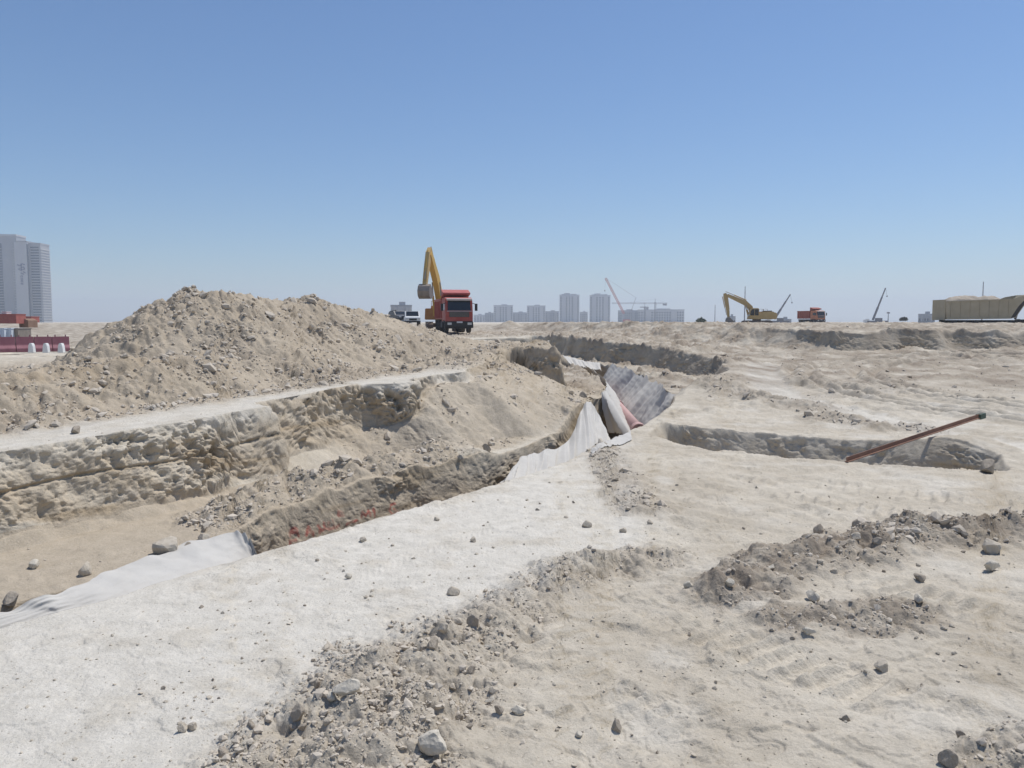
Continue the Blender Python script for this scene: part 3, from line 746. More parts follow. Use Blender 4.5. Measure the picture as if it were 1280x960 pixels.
# ------------------------------------------------------------------ stones
KIND = {'grey': (M_STONE, [stone_shape(900+i, 3) for i in range(5)]), 'pale': (M_STONE_PALE, [stone_shape(920+i, 3, .65) for i in range(3)]), 'brown': (M_STONE_BROWN, [stone_shape(940+i, 3, .85) for i in range(3)])}
MESH = {k: [np_mesh('stone', v, f, m, False) for v, f in sh] for k, (m, sh) in KIND.items()}
rr = random.Random(4)
QUEUE = []
def stone(px, py, wpx, kind, label, z=None, group=None, name='rock', hgt=1.0):
    QUEUE.append((px, py, wpx, kind, label, z, group, name, hgt))
def place_stones():
    xy = np.array([G(q[0], q[1], 0 if q[5] is None else q[5]) for q in QUEUE])
    for _ in range(5):
        zz = np.clip(ground_z(xy[:, 0], xy[:, 1]), -.1, 1.9)
        xy = np.array([G(q[0], q[1], h) for q, h in zip(QUEUE, zz)])
    r_ = np.array([q[2] for q in QUEUE])/FPX*np.hypot(xy[:, 0], xy[:, 1])/2
    xy[:, 1] += r_*.5
    zz = ground_z(xy[:, 0], xy[:, 1])
    for q, (x, y), r, h in zip(QUEUE, xy, r_, zz):
        px, py, w, kind, label, _, group, name, hg = q
        o = bpy.data.objects.new(name, rr.choice(MESH[kind])); col.objects.link(o)
        o.location = (x, y, h+r*(.34 if name == 'rock' else .16)*hg); o.scale = (r, r*.95, r*1.15*hg); o.rotation_euler = (rr.uniform(-.25, .25), rr.uniform(-.25, .25), rr.uniform(0, 6.28))
        tag(o, label, 'rock' if name == 'rock' else 'stone', group)
ROCKS = [
 (206, 704, 36, 'grey', 'large rough grey boulder on the far edge of the white fabric strip'),
 (105, 731, 20, 'grey', 'flat grey rock on the middle of the white fabric strip'),
 (10, 772, 21, 'brown', 'dark rock weighing down the left end of the white fabric strip'),
 (233, 687, 12, 'brown', 'small brown rock just right of the large boulder'),
 (253, 676, 16, 'grey', 'grey rock pinning fabric near its folded right end'),
 (254, 665, 9, 'brown', 'small dark rock just behind the fabric strip near its end'),
 (287, 668, 16, 'brown', 'flat dark rock on top of the folded end of the fabric strip'),
 (39, 709, 17, 'pale', 'flat pale rock on the sandy bench left of the boulder'),
 (728, 511, 13, 'brown', 'round dark rock on the peak of the fabric drape'),
 (566, 744, 20, 'grey', 'lone pointed grey stone in the middle of the white ground'),
 (435, 724, 12, 'pale', 'small pale stone on white ground left of the pointed grey stone'),
 (734, 659, 15, 'grey', 'pointed grey stone on white ground above the dark windrow'),
 (545, 651, 9, 'grey', 'small grey stone on white ground just in front of the red writing'),
 (454, 677, 11, 'grey', 'small grey stone on white ground near the cut trench wall'),
 (591, 678, 10, 'grey', 'flat grey stone in the upper middle of the white ground'),
 (771, 918, 21, 'brown', 'angular brown stone on bare ground at bottom centre'),
 (725, 922, 14, 'pale', 'small pale stone just left of the angular brown stone'),
 (226, 916, 15, 'grey', 'left stone of the touching pair on the white ground at bottom left'),
 (239, 914, 12, 'grey', 'right stone of the touching pair on the white ground at bottom left'),
 (312, 910, 15, 'brown', 'brown stone on white ground between the touching pair and the heap'),
 (371, 909, 24, 'brown', 'brown rock on the left foot of the foreground clod heap'),
 (277, 948, 17, 'brown', 'brown rock at the bottom edge beside the clod heap'),
 (396, 864, 14, 'brown', 'brown stone at the upper left fringe of the clod heap'),
 (432, 872, 40, 'pale', 'wide flat pale slab on top of the clod heap'),
 (415, 882, 18, 'pale', 'pale rounded rock below the flat slab on the clod heap'),
 (539, 948, 50, 'pale', 'biggest pale boulder of the clod heap at the bottom edge'),
 (540, 811, 22, 'brown', 'brown rock at the upper tip of the foreground clod heap'),
 (553, 798, 18, 'grey', 'grey stone above the brown rock at the tip of the heap'),
 (573, 781, 13, 'grey', 'small stone between the white ground and the dirt ridge'),
 (592, 786, 20, 'brown', 'flat brown rock on the thin dirt ridge'),
 (624, 893, 17, 'brown', 'brown stone right of the foreground clod heap'),
 (648, 893, 22, 'pale', 'flat pale stone right of the brown stone beside the heap'),
 (587, 911, 10, 'brown', 'small dark stone on sand below the brown stone'),
 (1103, 840, 21, 'grey', 'grey stone standing alone on the right foreground ground'),
 (1058, 902, 12, 'brown', 'small dark stone alone at bottom right'),
 (1150, 757, 19, 'pale', 'pale stone on open ground below the long windrow'),
 (861, 735, 16, 'pale', 'pale half buried stone left of the long windrow'),
 (912, 732, 16, 'pale', 'flat half buried stone beside the windrow left end'),
 (1018, 754, 26, 'pale', 'large pale rock at the left end of the windrow'),
 (1012, 798, 18, 'pale', 'white rock on the small lower clod patch'),
 (1243, 715, 25, 'pale', 'pale tan block on the right end of the long windrow'),
 (1241, 692, 28, 'grey', 'flat grey slab behind the pale tan block'),
 (1071, 679, 15, 'grey', 'round stone on the crest of the long windrow'),
 (1026, 667, 15, 'brown', 'flat dark stone on the ground behind the windrow'),
 (1075, 659, 15, 'brown', 'longer dark stone on the ground behind the windrow'),
 (1152, 728, 16, 'brown', 'brown rock at the front foot of the long windrow'),
 (1190, 955, 24, 'brown', 'dark angular rock at the bottom right corner'),
 (1202, 923, 12, 'brown', 'small dark stone above the bottom right corner rock'),
 (1238, 592, 22, 'brown', 'brown boulder at the right end of the side trench'),
 (812, 655, 11, 'grey', 'grey stone left of the long windrow on tan ground'),
 (641, 542, 12, 'brown', 'brown rock on the talus slope left of the fabric drape'),
 (645, 573, 12, 'brown', 'dark rock tucked beside the left fold of the fabric drape'),
 (613, 556, 12, 'grey', 'upper grey rock of the cluster on the talus slope'),
 (608, 565, 14, 'brown', 'lower brown rock of the cluster on the talus slope'),
 (590, 561, 10, 'grey', 'left rock of the cluster on the talus slope'),
 (575, 590, 12, 'grey', 'grey rock low on the talus slope near the trench'),
 (780, 666, 12, 'grey', 'grey stone on the clod column right of the white ground'),
 (285, 413, 12, 'brown', 'dark rock high on the middle of the spoil mound'),
 (90, 480, 14, 'brown', 'dark rock on the left spoil slope'),
 (88, 472, 12, 'grey', 'grey rock on the left spoil slope'),
]
for (px, py, w, kd, lb) in ROCKS:
    stone(px, py, w, kd, lb, z=(1.5 if py < 500 else None), hgt=1.25)
# unlabelled small stones one can still count, by area
AREAS = [('small loose stone on the white ground beside the trench', 'small stones on the white ground', 60, lambda r: (r.uniform(60, 740), r.uniform(600, 900)), lambda x, y, k: k[1] > .6 and k[0] < .4, (3.5, 8)),
         ('small loose stone on the bare ground at right', 'small stones on the bare ground at right', 70, lambda r: (r.uniform(640, 1275), r.uniform(600, 955)), lambda x, y, k: k[1] < .4 and k[0] < .5, (3.5, 9)),
         ('fist sized clod lying on the foreground heap', 'bigger clods on the foreground heap', 60, lambda r: (r.uniform(300, 720), r.uniform(780, 955)), lambda x, y, k: k[0] > .55, (7, 17)),
         ('fist sized clod lying on the long windrow', 'bigger clods on the long windrow', 50, lambda r: (r.uniform(960, 1278), r.uniform(660, 810)), lambda x, y, k: k[0] > .55, (6, 15))]
for lb, grp, n, pick, ok, (lo, hi) in AREAS:
    cand = [pick(rr) for _ in range(1500)]
    xy = np.array([G(*p) for p in cand]); mk = masks(xy[:, 0], xy[:, 1]); cc = tc(xy[:, 0], xy[:, 1])[1]
    good = [i for i in range(1500) if cc[i] < -2.9 and ok(0, 0, [q[i] for q in mk])][:n]
    for i in good:
        w = lo+(hi-lo)*rr.random()**2.2
        stone(*cand[i], w, rr.choice(['grey', 'grey', 'brown', 'pale'] if hi > 9.5 else ['grey', 'brown', 'grey']), lb, group=grp, name='stone')
place_stones()
#==FAR==
# ------------------------------------------------------------------ machines (local +X is forward)
def wheel_part(parent, x, y, z, r, w, n=20):
    t = MB().wheel((0, 0, 0), r, w, n).build('wheel', M_RUBBER, parent, smooth=False); t.location = (x, y, z)
    MB().tube((0, -w*.32, 0), (0, w*.32, 0), r*.56, n=16).tube((0, -w*.42, 0), (0, w*.42, 0), r*.22, n=10).build('rim', M_STEEL, t)
    return t
def tipper_truck(label, loc, rz, paint, toppaint, tilt=(0, 0)):
    t = thing('tipper_truck', label, 'truck', loc, rz, tilt=tilt)
    # chassis: rails, axles, tank
    m = MB()
    for s_ in (-1, 1): m.box((-2.6, s_*.42, .92), (7.6, .1, .26))
    for x in (.1, -3.4, -4.8): m.tube((x, -1.0, .52), (x, 1.0, .52), .11)
    m.box((-1.5, -.95, .75), (1.2, .5, .55)).box((-1.6, .95, .75), (.9, .5, .5)); m.build('chassis', M_BLACK, t)
    # cab shell with raked windscreen
    cab = MB().prism([(-1.15, .95), (-1.15, 2.95), (-.95, 3.12), (.55, 3.12), (.92, 2.95), (1.16, 1.95), (1.2, 1.15), (1.2, .95), (.75, .95), (.62, 1.1), (-.4, 1.1), (-.52, .95)], -1.2, 1.2).build('cab', paint, t, bevel=.05)
    gl = MB(); gl.v = [(1.205, -1.02, 1.98), (1.205, 1.02, 1.98), (1.0, .98, 2.82), (1.0, -.98, 2.82), (1.165, -1.02, 1.97), (1.165, 1.02, 1.97), (.96, .98, 2.81), (.96, -.98, 2.81)]
    gl.f = [(0, 1, 2, 3), (4, 7, 6, 5), (0, 4, 5, 1), (1, 5, 6, 2), (2, 6, 7, 3), (3, 7, 4, 0)]
    gl.build('windscreen', M_GLASSD, cab)
    MB().box((1.12, 0, 2.92), (.3, 2.2, .14), ry=.25).build('sun_visor', mat('visor_grey', (.42, .38, .36), .5), cab)
    MB().box((1.2, 0, 1.62), (.05, 1.75, .46)).build('grille', M_BLACK, cab)
    m = MB()
    for k in range(4): m.box((1.235, 0, 1.47+k*.1), (.02, 1.7, .035))
    m.build('grille_slats', M_STEEL, cab)
    MB().box((1.215, 0, 1.91), (.03, 2.2, .06)).build('trim_strip', mat('silver_trim', (.5, .42, .42), .4), cab)
    for s_ in (-1, 1):
        MB().box((.15, s_*1.205, 2.3), (.9, .02, .62)).build('side_window', M_GLASSD, cab)
        mm = MB().box((1.12, s_*1.5, 2.25), (.14, .22, .62)).build('mirror', M_BLACK, cab)
        MB().tube((1.1, s_*1.15, 2.62), (1.12, s_*1.5, 2.5), .03).build('mirror_arm', M_BLACK, cab)
        MB().box((.1, s_*1.21, 1.0), (1.35, .05, .12)).build('wheel_arch', M_BLACK, cab)
        MB().box((.95, s_*1.12, .62), (.4, .25, .35)).build('step', M_BLACK, cab)
    bp = MB().box((1.22, 0, .78), (.24, 2.4, .48)).box((1.2, 0, .47), (.16, 2.0, .14)).build('bumper', M_BLACK, t, bevel=.04)
    for s_ in (-1, 1):
        MB().box((1.345, s_*.88, .82), (.03, .36, .2)).build('headlight', M_LAMP, bp)
    MB().box((1.35, 0, .95), (.02, .5, .13)).build('number_plate', M_PLATE, bp)
    # tipper body: floor, ribbed sides, headboard with canopy over the cab
    b = MB().box((-3.55, 0, 1.3), (4.6, 2.3, .16))
    for s_ in (-1, 1): b.box((-3.55, s_*1.18, 2.16), (4.6, .08, 1.66))
    b.box((-5.83, 0, 2.1), (.08, 2.4, 1.54)).box((-1.28, 0, 2.28), (.08, 2.44, 1.96))
    body = b.build('tipper_body', toppaint, t)
    r_ = MB()
    for s_ in (-1, 1):
        for k in range(6): r_.box((-5.5+k*.8, s_*1.25, 2.1), (.12, .07, 1.5))
        r_.box((-3.55, s_*1.25, 3.0), (4.6, .09, .12))
    r_.build('ribs', toppaint, body)
    MB().prism([(-1.3, 3.2), (-1.3, 3.86), (-.2, 3.55), (-.2, 3.42)], -1.22, 1.22).build('canopy', M_REDTOP if toppaint is M_RED else toppaint, body)
    MB().tube((-1.2, 0, 1.1), (-1.2, 0, 2.9), .1).build('hoist', M_STEEL, t)
    for x, pair in ((.1, 0), (-3.4, 1), (-4.8, 1)):
        for s_ in (-1, 1):
            wheel_part(t, x, s_*(1.0 if not pair else .95), .52, .52, .34 if not pair else .56)
    for s_ in (-1, 1): MB().box((-4.1, s_*.97, 1.12), (2.6, .55, .04)).build('mudguard', M_BLACK, t)
    return t
tipper_truck('red tipper truck parked facing the camera in front of the yellow excavator', stand(-4.85, 71, .02), R(-77), M_RED, M_RED)
tipper_truck('orange tipper truck far off on the plateau right of the tan excavator', (71.6, 188, gz(71.6, 188)-.1), R(-72), M_ORANGE, M_ORANGE_D)

def arm_profile(P, w):
    """thick polygon around a polyline in the x-z plane; w gives the depth at each point"""
    P = [Vector((p[0], p[1])) for p in P]; a = []; b = []
    for i, p in enumerate(P):
        d = (P[min(i+1, len(P)-1)]-P[max(i-1, 0)]).normalized(); n = Vector((-d.y, d.x))
        a.append(p+n*w[i]/2); b.append(p-n*w[i]/2)
    return [tuple(q) for q in a+b[::-1]]
def excavator(label, loc, rz, turn, boomP, stickP, curl, p_body, p_boom, p_stick, tilt=(0, 0)):
    t = thing('excavator', label, 'excavator', loc, rz, tilt=tilt)
    rot = Matrix.Rotation(turn, 3, 'Z')
    under = MB().box((0, 0, .62), (2.0, 2.2, .4)).tube((0, 0, .7), (0, 0, 1.15), .75, n=20).build('undercarriage', M_TRACKM, t); under.rotation_euler.z = -turn
    for s_ in (-1, 1):
        prof = [(-2.1+.45*math.cos(a), .47+.45*math.sin(a)) for a in [math.pi/2+k*math.pi/8 for k in range(9)]]+[(2.1+.45*math.cos(a), .47+.45*math.sin(a)) for a in [-math.pi/2+k*math.pi/8 for k in range(9)]]
        o = MB().prism(prof, s_*1.35-.3, s_*1.35+.3).build('track', M_TRACKM, t); o.rotation_euler.z = -turn
        g = MB()
        for k in range(22):
            x = -2.1+k*.2; g.box((x, s_*1.35, .94), (.07, .62, .05)).box((x, s_*1.35, .012), (.07, .62, .04))
        g.build('track_shoes', M_TRACKM, o)
        w_ = MB()
        for k in range(6): w_.tube((-1.75+k*.7, s_*1.35-.32, .34), (-1.75+k*.7, s_*1.35+.32, .34), .17, n=12)
        w_.build('rollers', M_STEEL, o)
    body = MB().prism([(-2.9, 1.25), (-2.95, 2.1), (-2.6, 2.55), (-.6, 2.55), (-.5, 2.25), (1.3, 2.25), (1.45, 1.15), (-2.4, 1.15)], -1.42, 1.42).build('body', p_body, t, bevel=.05)
    MB().prism([(-3.25, 1.3), (-3.3, 2.0), (-3.1, 2.35), (-2.55, 2.4), (-2.55, 1.2), (-3.05, 1.2)], -1.38, 1.38).build('counterweight', p_body, body, bevel=.05)
    MB().box((-1.7, .5, 2.62), (1.4, 1.2, .16)).tube((-1.3, -.7, 2.5), (-1.3, -.7, 3.0), .06).build('engine_hood', M_BLACK, body)
    v = MB()
    for k in range(5): v.box((-2.2+k*.25, -1.43, 1.9), (.12, .02, .4))
    v.build('vents', M_BLACK, body)
    rl = MB()
    for x in (-2.2, -1.2, -.4): rl.tube((x, -1.3, 2.5), (x, -1.3, 3.0), .025)
    rl.tube((-2.2, -1.3, 3.0), (-.4, -1.3, 3.0), .025); rl.build('handrail', M_STEEL, body)
    cab = MB().prism([(-.1, 1.3), (-.1, 3.0), (.1, 3.15), (1.25, 3.15), (1.5, 2.6), (1.62, 1.75), (1.5, 1.3)], .42, 1.45).build('cab', p_body, t, bevel=.04)
    MB().prism([(.75, 1.85), (.75, 2.95), (1.2, 2.95), (1.4, 2.55), (1.5, 1.85)], .405, 1.465).build('side_window', M_GLASSD, cab)
    MB().prism([(.02, 1.85), (.02, 2.95), (.65, 2.95), (.65, 1.85)], .405, 1.465).build('side_window', M_GLASSD, cab)
    fr = MB(); fr.v = [(1.65, .5, 1.75), (1.65, 1.37, 1.75), (1.3, 1.37, 3.05), (1.3, .5, 3.05), (1.6, .5, 1.75), (1.6, 1.37, 1.75), (1.25, 1.37, 3.05), (1.25, .5, 3.05)]
    fr.f = [(0, 1, 2, 3), (4, 7, 6, 5), (0, 4, 5, 1), (1, 5, 6, 2), (2, 6, 7, 3), (3, 7, 4, 0)]; fr.build('windscreen', M_GLASSD, cab)
    nb = len(boomP)
    wb = [.55]+[.85]*(nb-2)+[.5]
    boom = MB().prism(arm_profile(boomP, wb), -.32, .2).build('boom', p_boom, t)
    sw = [.45, .75]+[.6]*(len(stickP)-3)+[.36]
    stick = MB().prism(arm_profile(stickP, sw), -.25, .13).build('stick', p_stick, t)
    bt, kn = Vector(boomP[-1]), Vector(boomP[nb//2])
    def ram(name, a, b, parent, y=-.06, r=.1):
        a = Vector((a[0], y, a[1])); b = Vector((b[0], y, b[1])); c = a.lerp(b, .6)
        o = MB().tube(a, c, r).build(name, p_boom, parent, smooth=False); MB().tube(c, b, r*.6).build('rod', M_CHROME, o)
    for y in (-.45, .33): ram('boom_cylinder', (1.35, 1.5), (kn.x*.9+.15, kn.y-.35), boom, y)
    nrm = Vector((-(bt-kn).y, (bt-kn).x)).normalized()
    ram('stick_cylinder', tuple(kn+nrm*.55), tuple(Vector(stickP[0])+nrm*.35), boom)
    s0, s1 = Vector(stickP[0]), Vector(stickP[-1]); dn = (s1-s0).normalized(); out = Vector((-dn.y, dn.x))
    if out.x < 0: out = -out
    ram('bucket_cylinder', tuple(s0.lerp(s1, .12)+out*.5), tuple(s0.lerp(s1, .88)+out*.3), stick, r=.08)
    # bucket: curved shell with open mouth and teeth
    bk = thing_part('bucket', t, (s1.x, 0, s1.y), curl)
    sh = [(0.0, .15), (.45, .1), (.85, -.25), (.95, -.75), (.7, -1.2), (.2, -1.4), (-.35, -1.3)]
    inn = [(p*.9-.02, q*.9-.06) for p, q in sh]
    MB().prism(sh+inn[::-1], -.72, .62).build('shell', M_STEEL, bk)
    for y in (-.72, .62): MB().prism(sh+[(-.15, -.2)], y-.03, y+.03).build('side_plate', M_STEEL, bk)
    te = MB()
    for k in range(5): te.box((-.45, -.6+k*.28, -1.29), (.3, .1, .08), taper=(1, 1))
    te.build('teeth', M_STEEL, bk)
    return t
def thing_part(name, parent, loc, ry):
    m = MB().tube((0, -.4, 0), (0, .3, 0), .12).build(name, M_STEEL, parent); m.location = loc; m.rotation_euler.y = ry; m.scale = (.9, .8, .9)
    return m
e1 = excavator('yellow excavator with its bucket raised high behind the red truck', stand(-6.85, 79.5, .1), R(-102), R(-20),
          [(.4, 1.75), (1.1, 3.6), (2.0, 5.1), (4.1, 7.35)], [(3.75, 7.75), (4.2, 7.25), (4.9, 5.6), (5.4, 4.3)], R(25), M_RUSTY, M_YEL, M_YELDUST)
e2 = excavator('tan excavator working on the ridge with its arm reaching down to the left', (44.2, 145, gz(44.2, 145)-.35), R(176), R(3),
          [(.6, 1.8), (1.2, 3.3), (2.1, 4.1), (5.3, 5.5)], [(5.75, 5.85), (5.6, 5.3), (5.2, 3.2), (5.0, 1.5)], R(35), M_YELDUST, M_YELDUST, M_YELDUST)

# tan tipping semi-trailer with its load, at the right edge
def tipping_trailer(loc, rz):
    t = thing('tipping_trailer', 'long tan tipping trailer heaped with soil on the plateau at right', 'trailer', loc, rz)
    side = [(-5.0, 1.15), (-5.15, 3.2), (-4.9, 3.2), (2.7, 3.5), (3.4, 3.75), (4.9, 4.0), (3.1, 1.4), (2.5, 1.25)]
    b = MB()
    for s_ in (-1, 1): b.prism(side, s_*1.22-.04, s_*1.22+.04)
    b.prism([(-5.0, 1.16), (2.5, 1.26), (2.5, 1.36), (-5.0, 1.26)], -1.18, 1.18).prism([(3.05, 1.42), (4.85, 3.97), (4.72, 3.97), (2.95, 1.46)], -1.18, 1.18).prism([(2.52, 1.27), (3.05, 1.42), (2.95, 1.46), (2.52, 1.37)], -1.18, 1.18)
    body = b.build('tipper_body', M_TANP, t)
    tg = MB().box((-5.17, 0, 2.25), (.1, 2.42, 2.3)).build('tailgate', M_TANP, t)
    r_ = MB()
    for s_ in (-1, 1):
        r_.box((-1.1, s_*1.29, 3.3), (7.7, .06, .14), ry=-.037).box((-1.25, s_*1.29, 1.3), (7.4, .06, .16), ry=-.012)
        for k in range(7): r_.box((-4.5+k*1.12, s_*1.285, 2.28), (.09, .05, 2.0))
    r_.build('ribs', M_TANP, body)
    M_OIL = mat('oil_stain', (.06, .05, .04), .7)
    for s_ in (-1, 1): MB().prism([(2.5, 1.35), (3.05, 1.45), (4.1, 3.0), (3.95, 3.3), (3.3, 2.6)], s_*1.263-.002, s_*1.263+.002).build('oil_stain', M_OIL, body)
    c = MB().box((-.3, .45, .95), (9.0, .14, .3)).box((-.3, -.45, .95), (9.0, .14, .3)).box((3.9, 0, 1.0), (1.2, 1.2, .2))
    for x in (-4.0, -2.7, -1.4): c.tube((x, -1.0, .52), (x, 1.0, .52), .1)
    c.build('chassis', M_BLACK, t)
    MB().box((2.4, .75, .5), (.14, .14, 1.0)).box((2.4, -.75, .5), (.14, .14, 1.0)).build('landing_leg', M_STEEL, t)
    for x in (-4.0, -2.7, -1.4):
        for s_ in (-1, 1): wheel_part(t, x, s_*.95, .52, .52, .55)
    MB().tube((3.9, 0, 1.2), (4.5, 0, 3.2), .13).build('hoist', M_STEEL, t)
    return t
tl = (53.9, 92.0); tz = gz(*tl)-.7
tipping_trailer((*tl, tz), R(3))
def soil_heap(name, label, cat, loc, rz, L, Wd, H, seed, m):
    nx, ny = 40, 18
    u = np.linspace(-1, 1, nx)[:, None]+np.zeros((1, ny)); v = np.linspace(-1, 1, ny)[None]+np.zeros((nx, 1))
    z = H*(1-np.abs(v)**2.2)*np.clip((1-np.abs(u)**6), 0, 1)*(.75+.55*fbm(u*2.2+seed, v*1.2, 3, seed))+.08*fbm(u*9+seed, v*5, 3, seed+2)
    z = np.where((np.abs(u) > .999) | (np.abs(v) > .999), -.25, z)
    P = np.stack([u*L/2, v*Wd/2, z], -1).reshape(-1, 3)
    i = np.arange(nx-1)[:, None]*ny+np.arange(ny-1)[None]
    f = np.stack([i, i+ny, i+ny+1, i+1], -1).reshape(-1, 4)
    o = bpy.data.objects.new(name, np_mesh(name, P, f, m)); col.objects.link(o); o.location = loc; o.rotation_euler.z = rz
    return tag(o, label, cat)
soil_heap('soil_load', 'heap of tan soil loaded in the long tipping trailer', 'soil load', (tl[0]-1.1, tl[1], tz+3.2), R(3), 6.8, 2.3, .75, 3, M_SPOIL)
def tractor_unit(loc, rz):
    t = thing('tractor_unit', 'navy truck tractor partly cut off at the right edge of the photo', 'truck', loc, rz)
    MB().box((-1.2, .4, .85), (5.6, .12, .28)).box((-1.2, -.4, .85), (5.6, .12, .28)).build('chassis', M_BLACK, t)
    cab = MB().prism([(-.9, .8), (-.9, 2.7), (-.6, 2.95), (.7, 2.95), (1.1, 1.9), (1.15, .7), (.6, .7), (-.5, .95)], -1.2, 1.2).build('cab', M_NAVY, t, bevel=.05)
    for s_ in (-1, 1): MB().box((.15, s_*1.205, 2.15), (.9, .02, .65)).build('side_window', M_GLASSD, cab)
    MB().box((1.02, 0, 2.3), (.06, 2.0, .8), ry=-.36).build('windscreen', M_GLASSD, cab)
    MB().box((1.2, 0, .7), (.2, 2.4, .45)).build('bumper', M_BLACK, t)
    for x in (.2, -2.6, -3.7):
        for s_ in (-1, 1): wheel_part(t, x, s_*.97, .52, .52, .4)
    return t
tractor_unit((62.6, 92.6, gz(62.6, 92.6)-.5), R(3))

# ------------------------------------------------------------------ pickups and cars behind the mound
def pickup(label, loc, rz, paint, kind):
    t = thing('pickup_truck' if kind == 'pickup' else 'parked_car', label, 'pickup' if kind == 'pickup' else 'car', loc, rz)
    if kind == 'pickup': P = [(-2.6, .55), (-2.6, 1.1), (-.75, 1.1), (-.6, 1.75), (.55, 1.78), (1.15, 1.15), (2.4, 1.02), (2.55, .55)]
    else: P = [(-2.2, .5), (-2.25, 1.0), (-1.7, 1.1), (-1.2, 1.55), (.3, 1.58), (1.0, 1.05), (2.1, .9), (2.2, .5)]
    b = MB().prism(P, -.88, .88).build('body', paint, t, bevel=.05)
    MB().prism([(-.45, 1.15), (-.4, 1.65), (.45, 1.68), (.9, 1.17)] if kind == 'pickup' else [(-1.4, 1.08), (-1.05, 1.47), (.2, 1.5), (.75, 1.06)], -.89, .89).build('side_windows', M_GLASSD, b)
    x0, z0, x1, z1 = (1.14, 1.18, .62, 1.75) if kind == 'pickup' else (.98, 1.08, .36, 1.55)
    g = MB(); g.v = [(x0+.01, -.75, z0), (x0+.01, .75, z0), (x1+.01, .7, z1), (x1+.01, -.7, z1), (x0-.04, -.75, z0-.03), (x0-.04, .75, z0-.03), (x1-.04, .7, z1-.03), (x1-.04, -.7, z1-.03)]
    g.f = [(0, 1, 2, 3), (4, 7, 6, 5), (0, 4, 5, 1), (1, 5, 6, 2), (2, 6, 7, 3), (3, 7, 4, 0)]; g.build('windscreen', M_GLASSD, b)
    fx = 2.56 if kind == 'pickup' else 2.2
    MB().box((fx-.02, 0, .8), (.06, .9, .22)).build('grille', M_BLACK, b); MB().box((fx, 0, .52), (.16, 1.76, .2)).build('bumper', M_BLACK, b)
    for s_ in (-1, 1):
        MB().box((fx-.02, s_*.68, .84), (.06, .3, .16)).build('headlight', M_LAMP, b)
        for x in (1.55, -1.55): wheel_part(t, x, s_*.8, .36, .36, .24, 14)
    return t
def far_stand(px, py, d): p = W(px, py, d); return (p.x, p.y, p.z)
pickup('white pickup truck parked behind the mound left of the yellow excavator', far_stand(515, 407.5, 97), R(-80), M_WHITEP, 'pickup')
pickup('dark car parked behind the mound left of the white pickup', far_stand(498.5, 404, 105), R(-60), M_GREY, 'car')

# ------------------------------------------------------------------ left: barriers, cabins, skip
M_BARR = mat('maroon_plastic', (.22, .075, .095), .6, noise=.25, nscale=1, c2=(.32, .14, .16))
M_BARW = mat('white_plastic', (.66, .66, .64), .6, noise=.2, nscale=1, c2=(.74, .74, .72))
def barrier_mesh(mt):
    m = MB().prism([(-.3, 0), (-.3, .22), (-.14, .42), (-.1, .92), (.1, .92), (.14, .42), (.3, .22), (.3, 0)], -.98, .98, axis='y')
    o = m.build('shell', mt, None, bevel=.02); me = o.data; bpy.data.objects.remove(o); return me
BM_ = {'maroon': barrier_mesh(M_BARR), 'white': barrier_mesh(M_BARW)}
base0 = W(-28, 441, 47); base1 = W(87, 439, 50)
nb_ = 5
bg_ = 'maroon traffic barriers in a row left of the mound'
for k in range(nb_):
    p = base0.lerp(base1, (k+.5)/nb_); dv = (base1-base0); a = math.atan2(dv.y, dv.x)
    o = thing('traffic_barrier', 'maroon plastic traffic barrier in the row left of the spoil mound', 'barrier', p, a-math.pi/2, group=bg_)
    o.scale = (1, (base1-base0).length/nb_/2.02, 1)
    s_ = bpy.data.objects.new('shell', BM_['maroon']); col.objects.link(s_); s_.parent = o
    MB().box((0, -.6, .98), (.12, .1, .12)).box((0, .6, .98), (.12, .1, .12)).build('connector', M_BARR, o)
for px, lb in ((40, 'left white block standing before the maroon barriers'), (58, 'middle white block standing before the maroon barriers'), (77, 'right white block standing before the maroon barriers')):
    p = W(px, 441, 45.5)
    o = MB().prism([(-.16, 0), (-.12, .4), (-.06, .55), (.06, .55), (.12, .4), (.16, 0)], -.14, .14).build('marker_block', M_BARW, None, bevel=.02); o.location = p; tag(o, lb, 'marker')
def cabin(name, label, cat, px0, px1, py0, py1, d, mt, dep=2.4, ridge=0):
    a = W(px0, py1, d); b = W(px1, py0, d); w = b.x-a.x; h = b.z-a.z
    t = thing(name, label, cat, ((a.x+b.x)/2, d+dep/2, a.z-.3))
    m = MB()
    if ridge: m.prism([(-w/2, 0), (-w/2, h*.72+.3), (0, h+.3), (w/2, h*.72+.3), (w/2, 0)], -dep/2, dep/2)
    else: m.box((0, 0, (h+.3)/2), (w, dep, h+.3))
    wl = m.build('wall', mt, t)
    rb = MB()
    n = max(3, int(w/.6))
    for k in range(n): rb.box((-w/2+(k+.5)*w/n, -dep/2-.02, h*.4+.3), (w/n*.4, .04, h*.7))
    rb.build('ribs', mt, wl)
    if not ridge: MB().box((0, 0, h+.34), (w+.1, dep+.1, .08)).build('roof', mt, t)
    return t
M_CONT = mat('red_container_paint', (.32, .075, .06), .7, noise=.25, nscale=.8, c2=(.42, .15, .12))
M_BROWN = mat('brown_timber', (.20, .115, .07), .8, noise=.25, nscale=1, c2=(.3, .19, .13))
cabin('shipping_container', 'long red container at the left edge below the tower', 'container', -20, 20, 393, 402, 120, M_CONT)
cabin('site_hut', 'small brown hut right of the red container', 'hut', 24, 35, 398, 407, 122, M_BROWN, ridge=1)
cabin('shipping_container', 'short red container behind the brown hut', 'container', 29, 39, 396, 401, 140, M_CONT)
cabin('site_cabin', 'left blue white cabin at the left edge of the photo', 'cabin', -4, 5, 411, 419, 85, mat('blue_white_panel', (.6, .66, .72), .5))
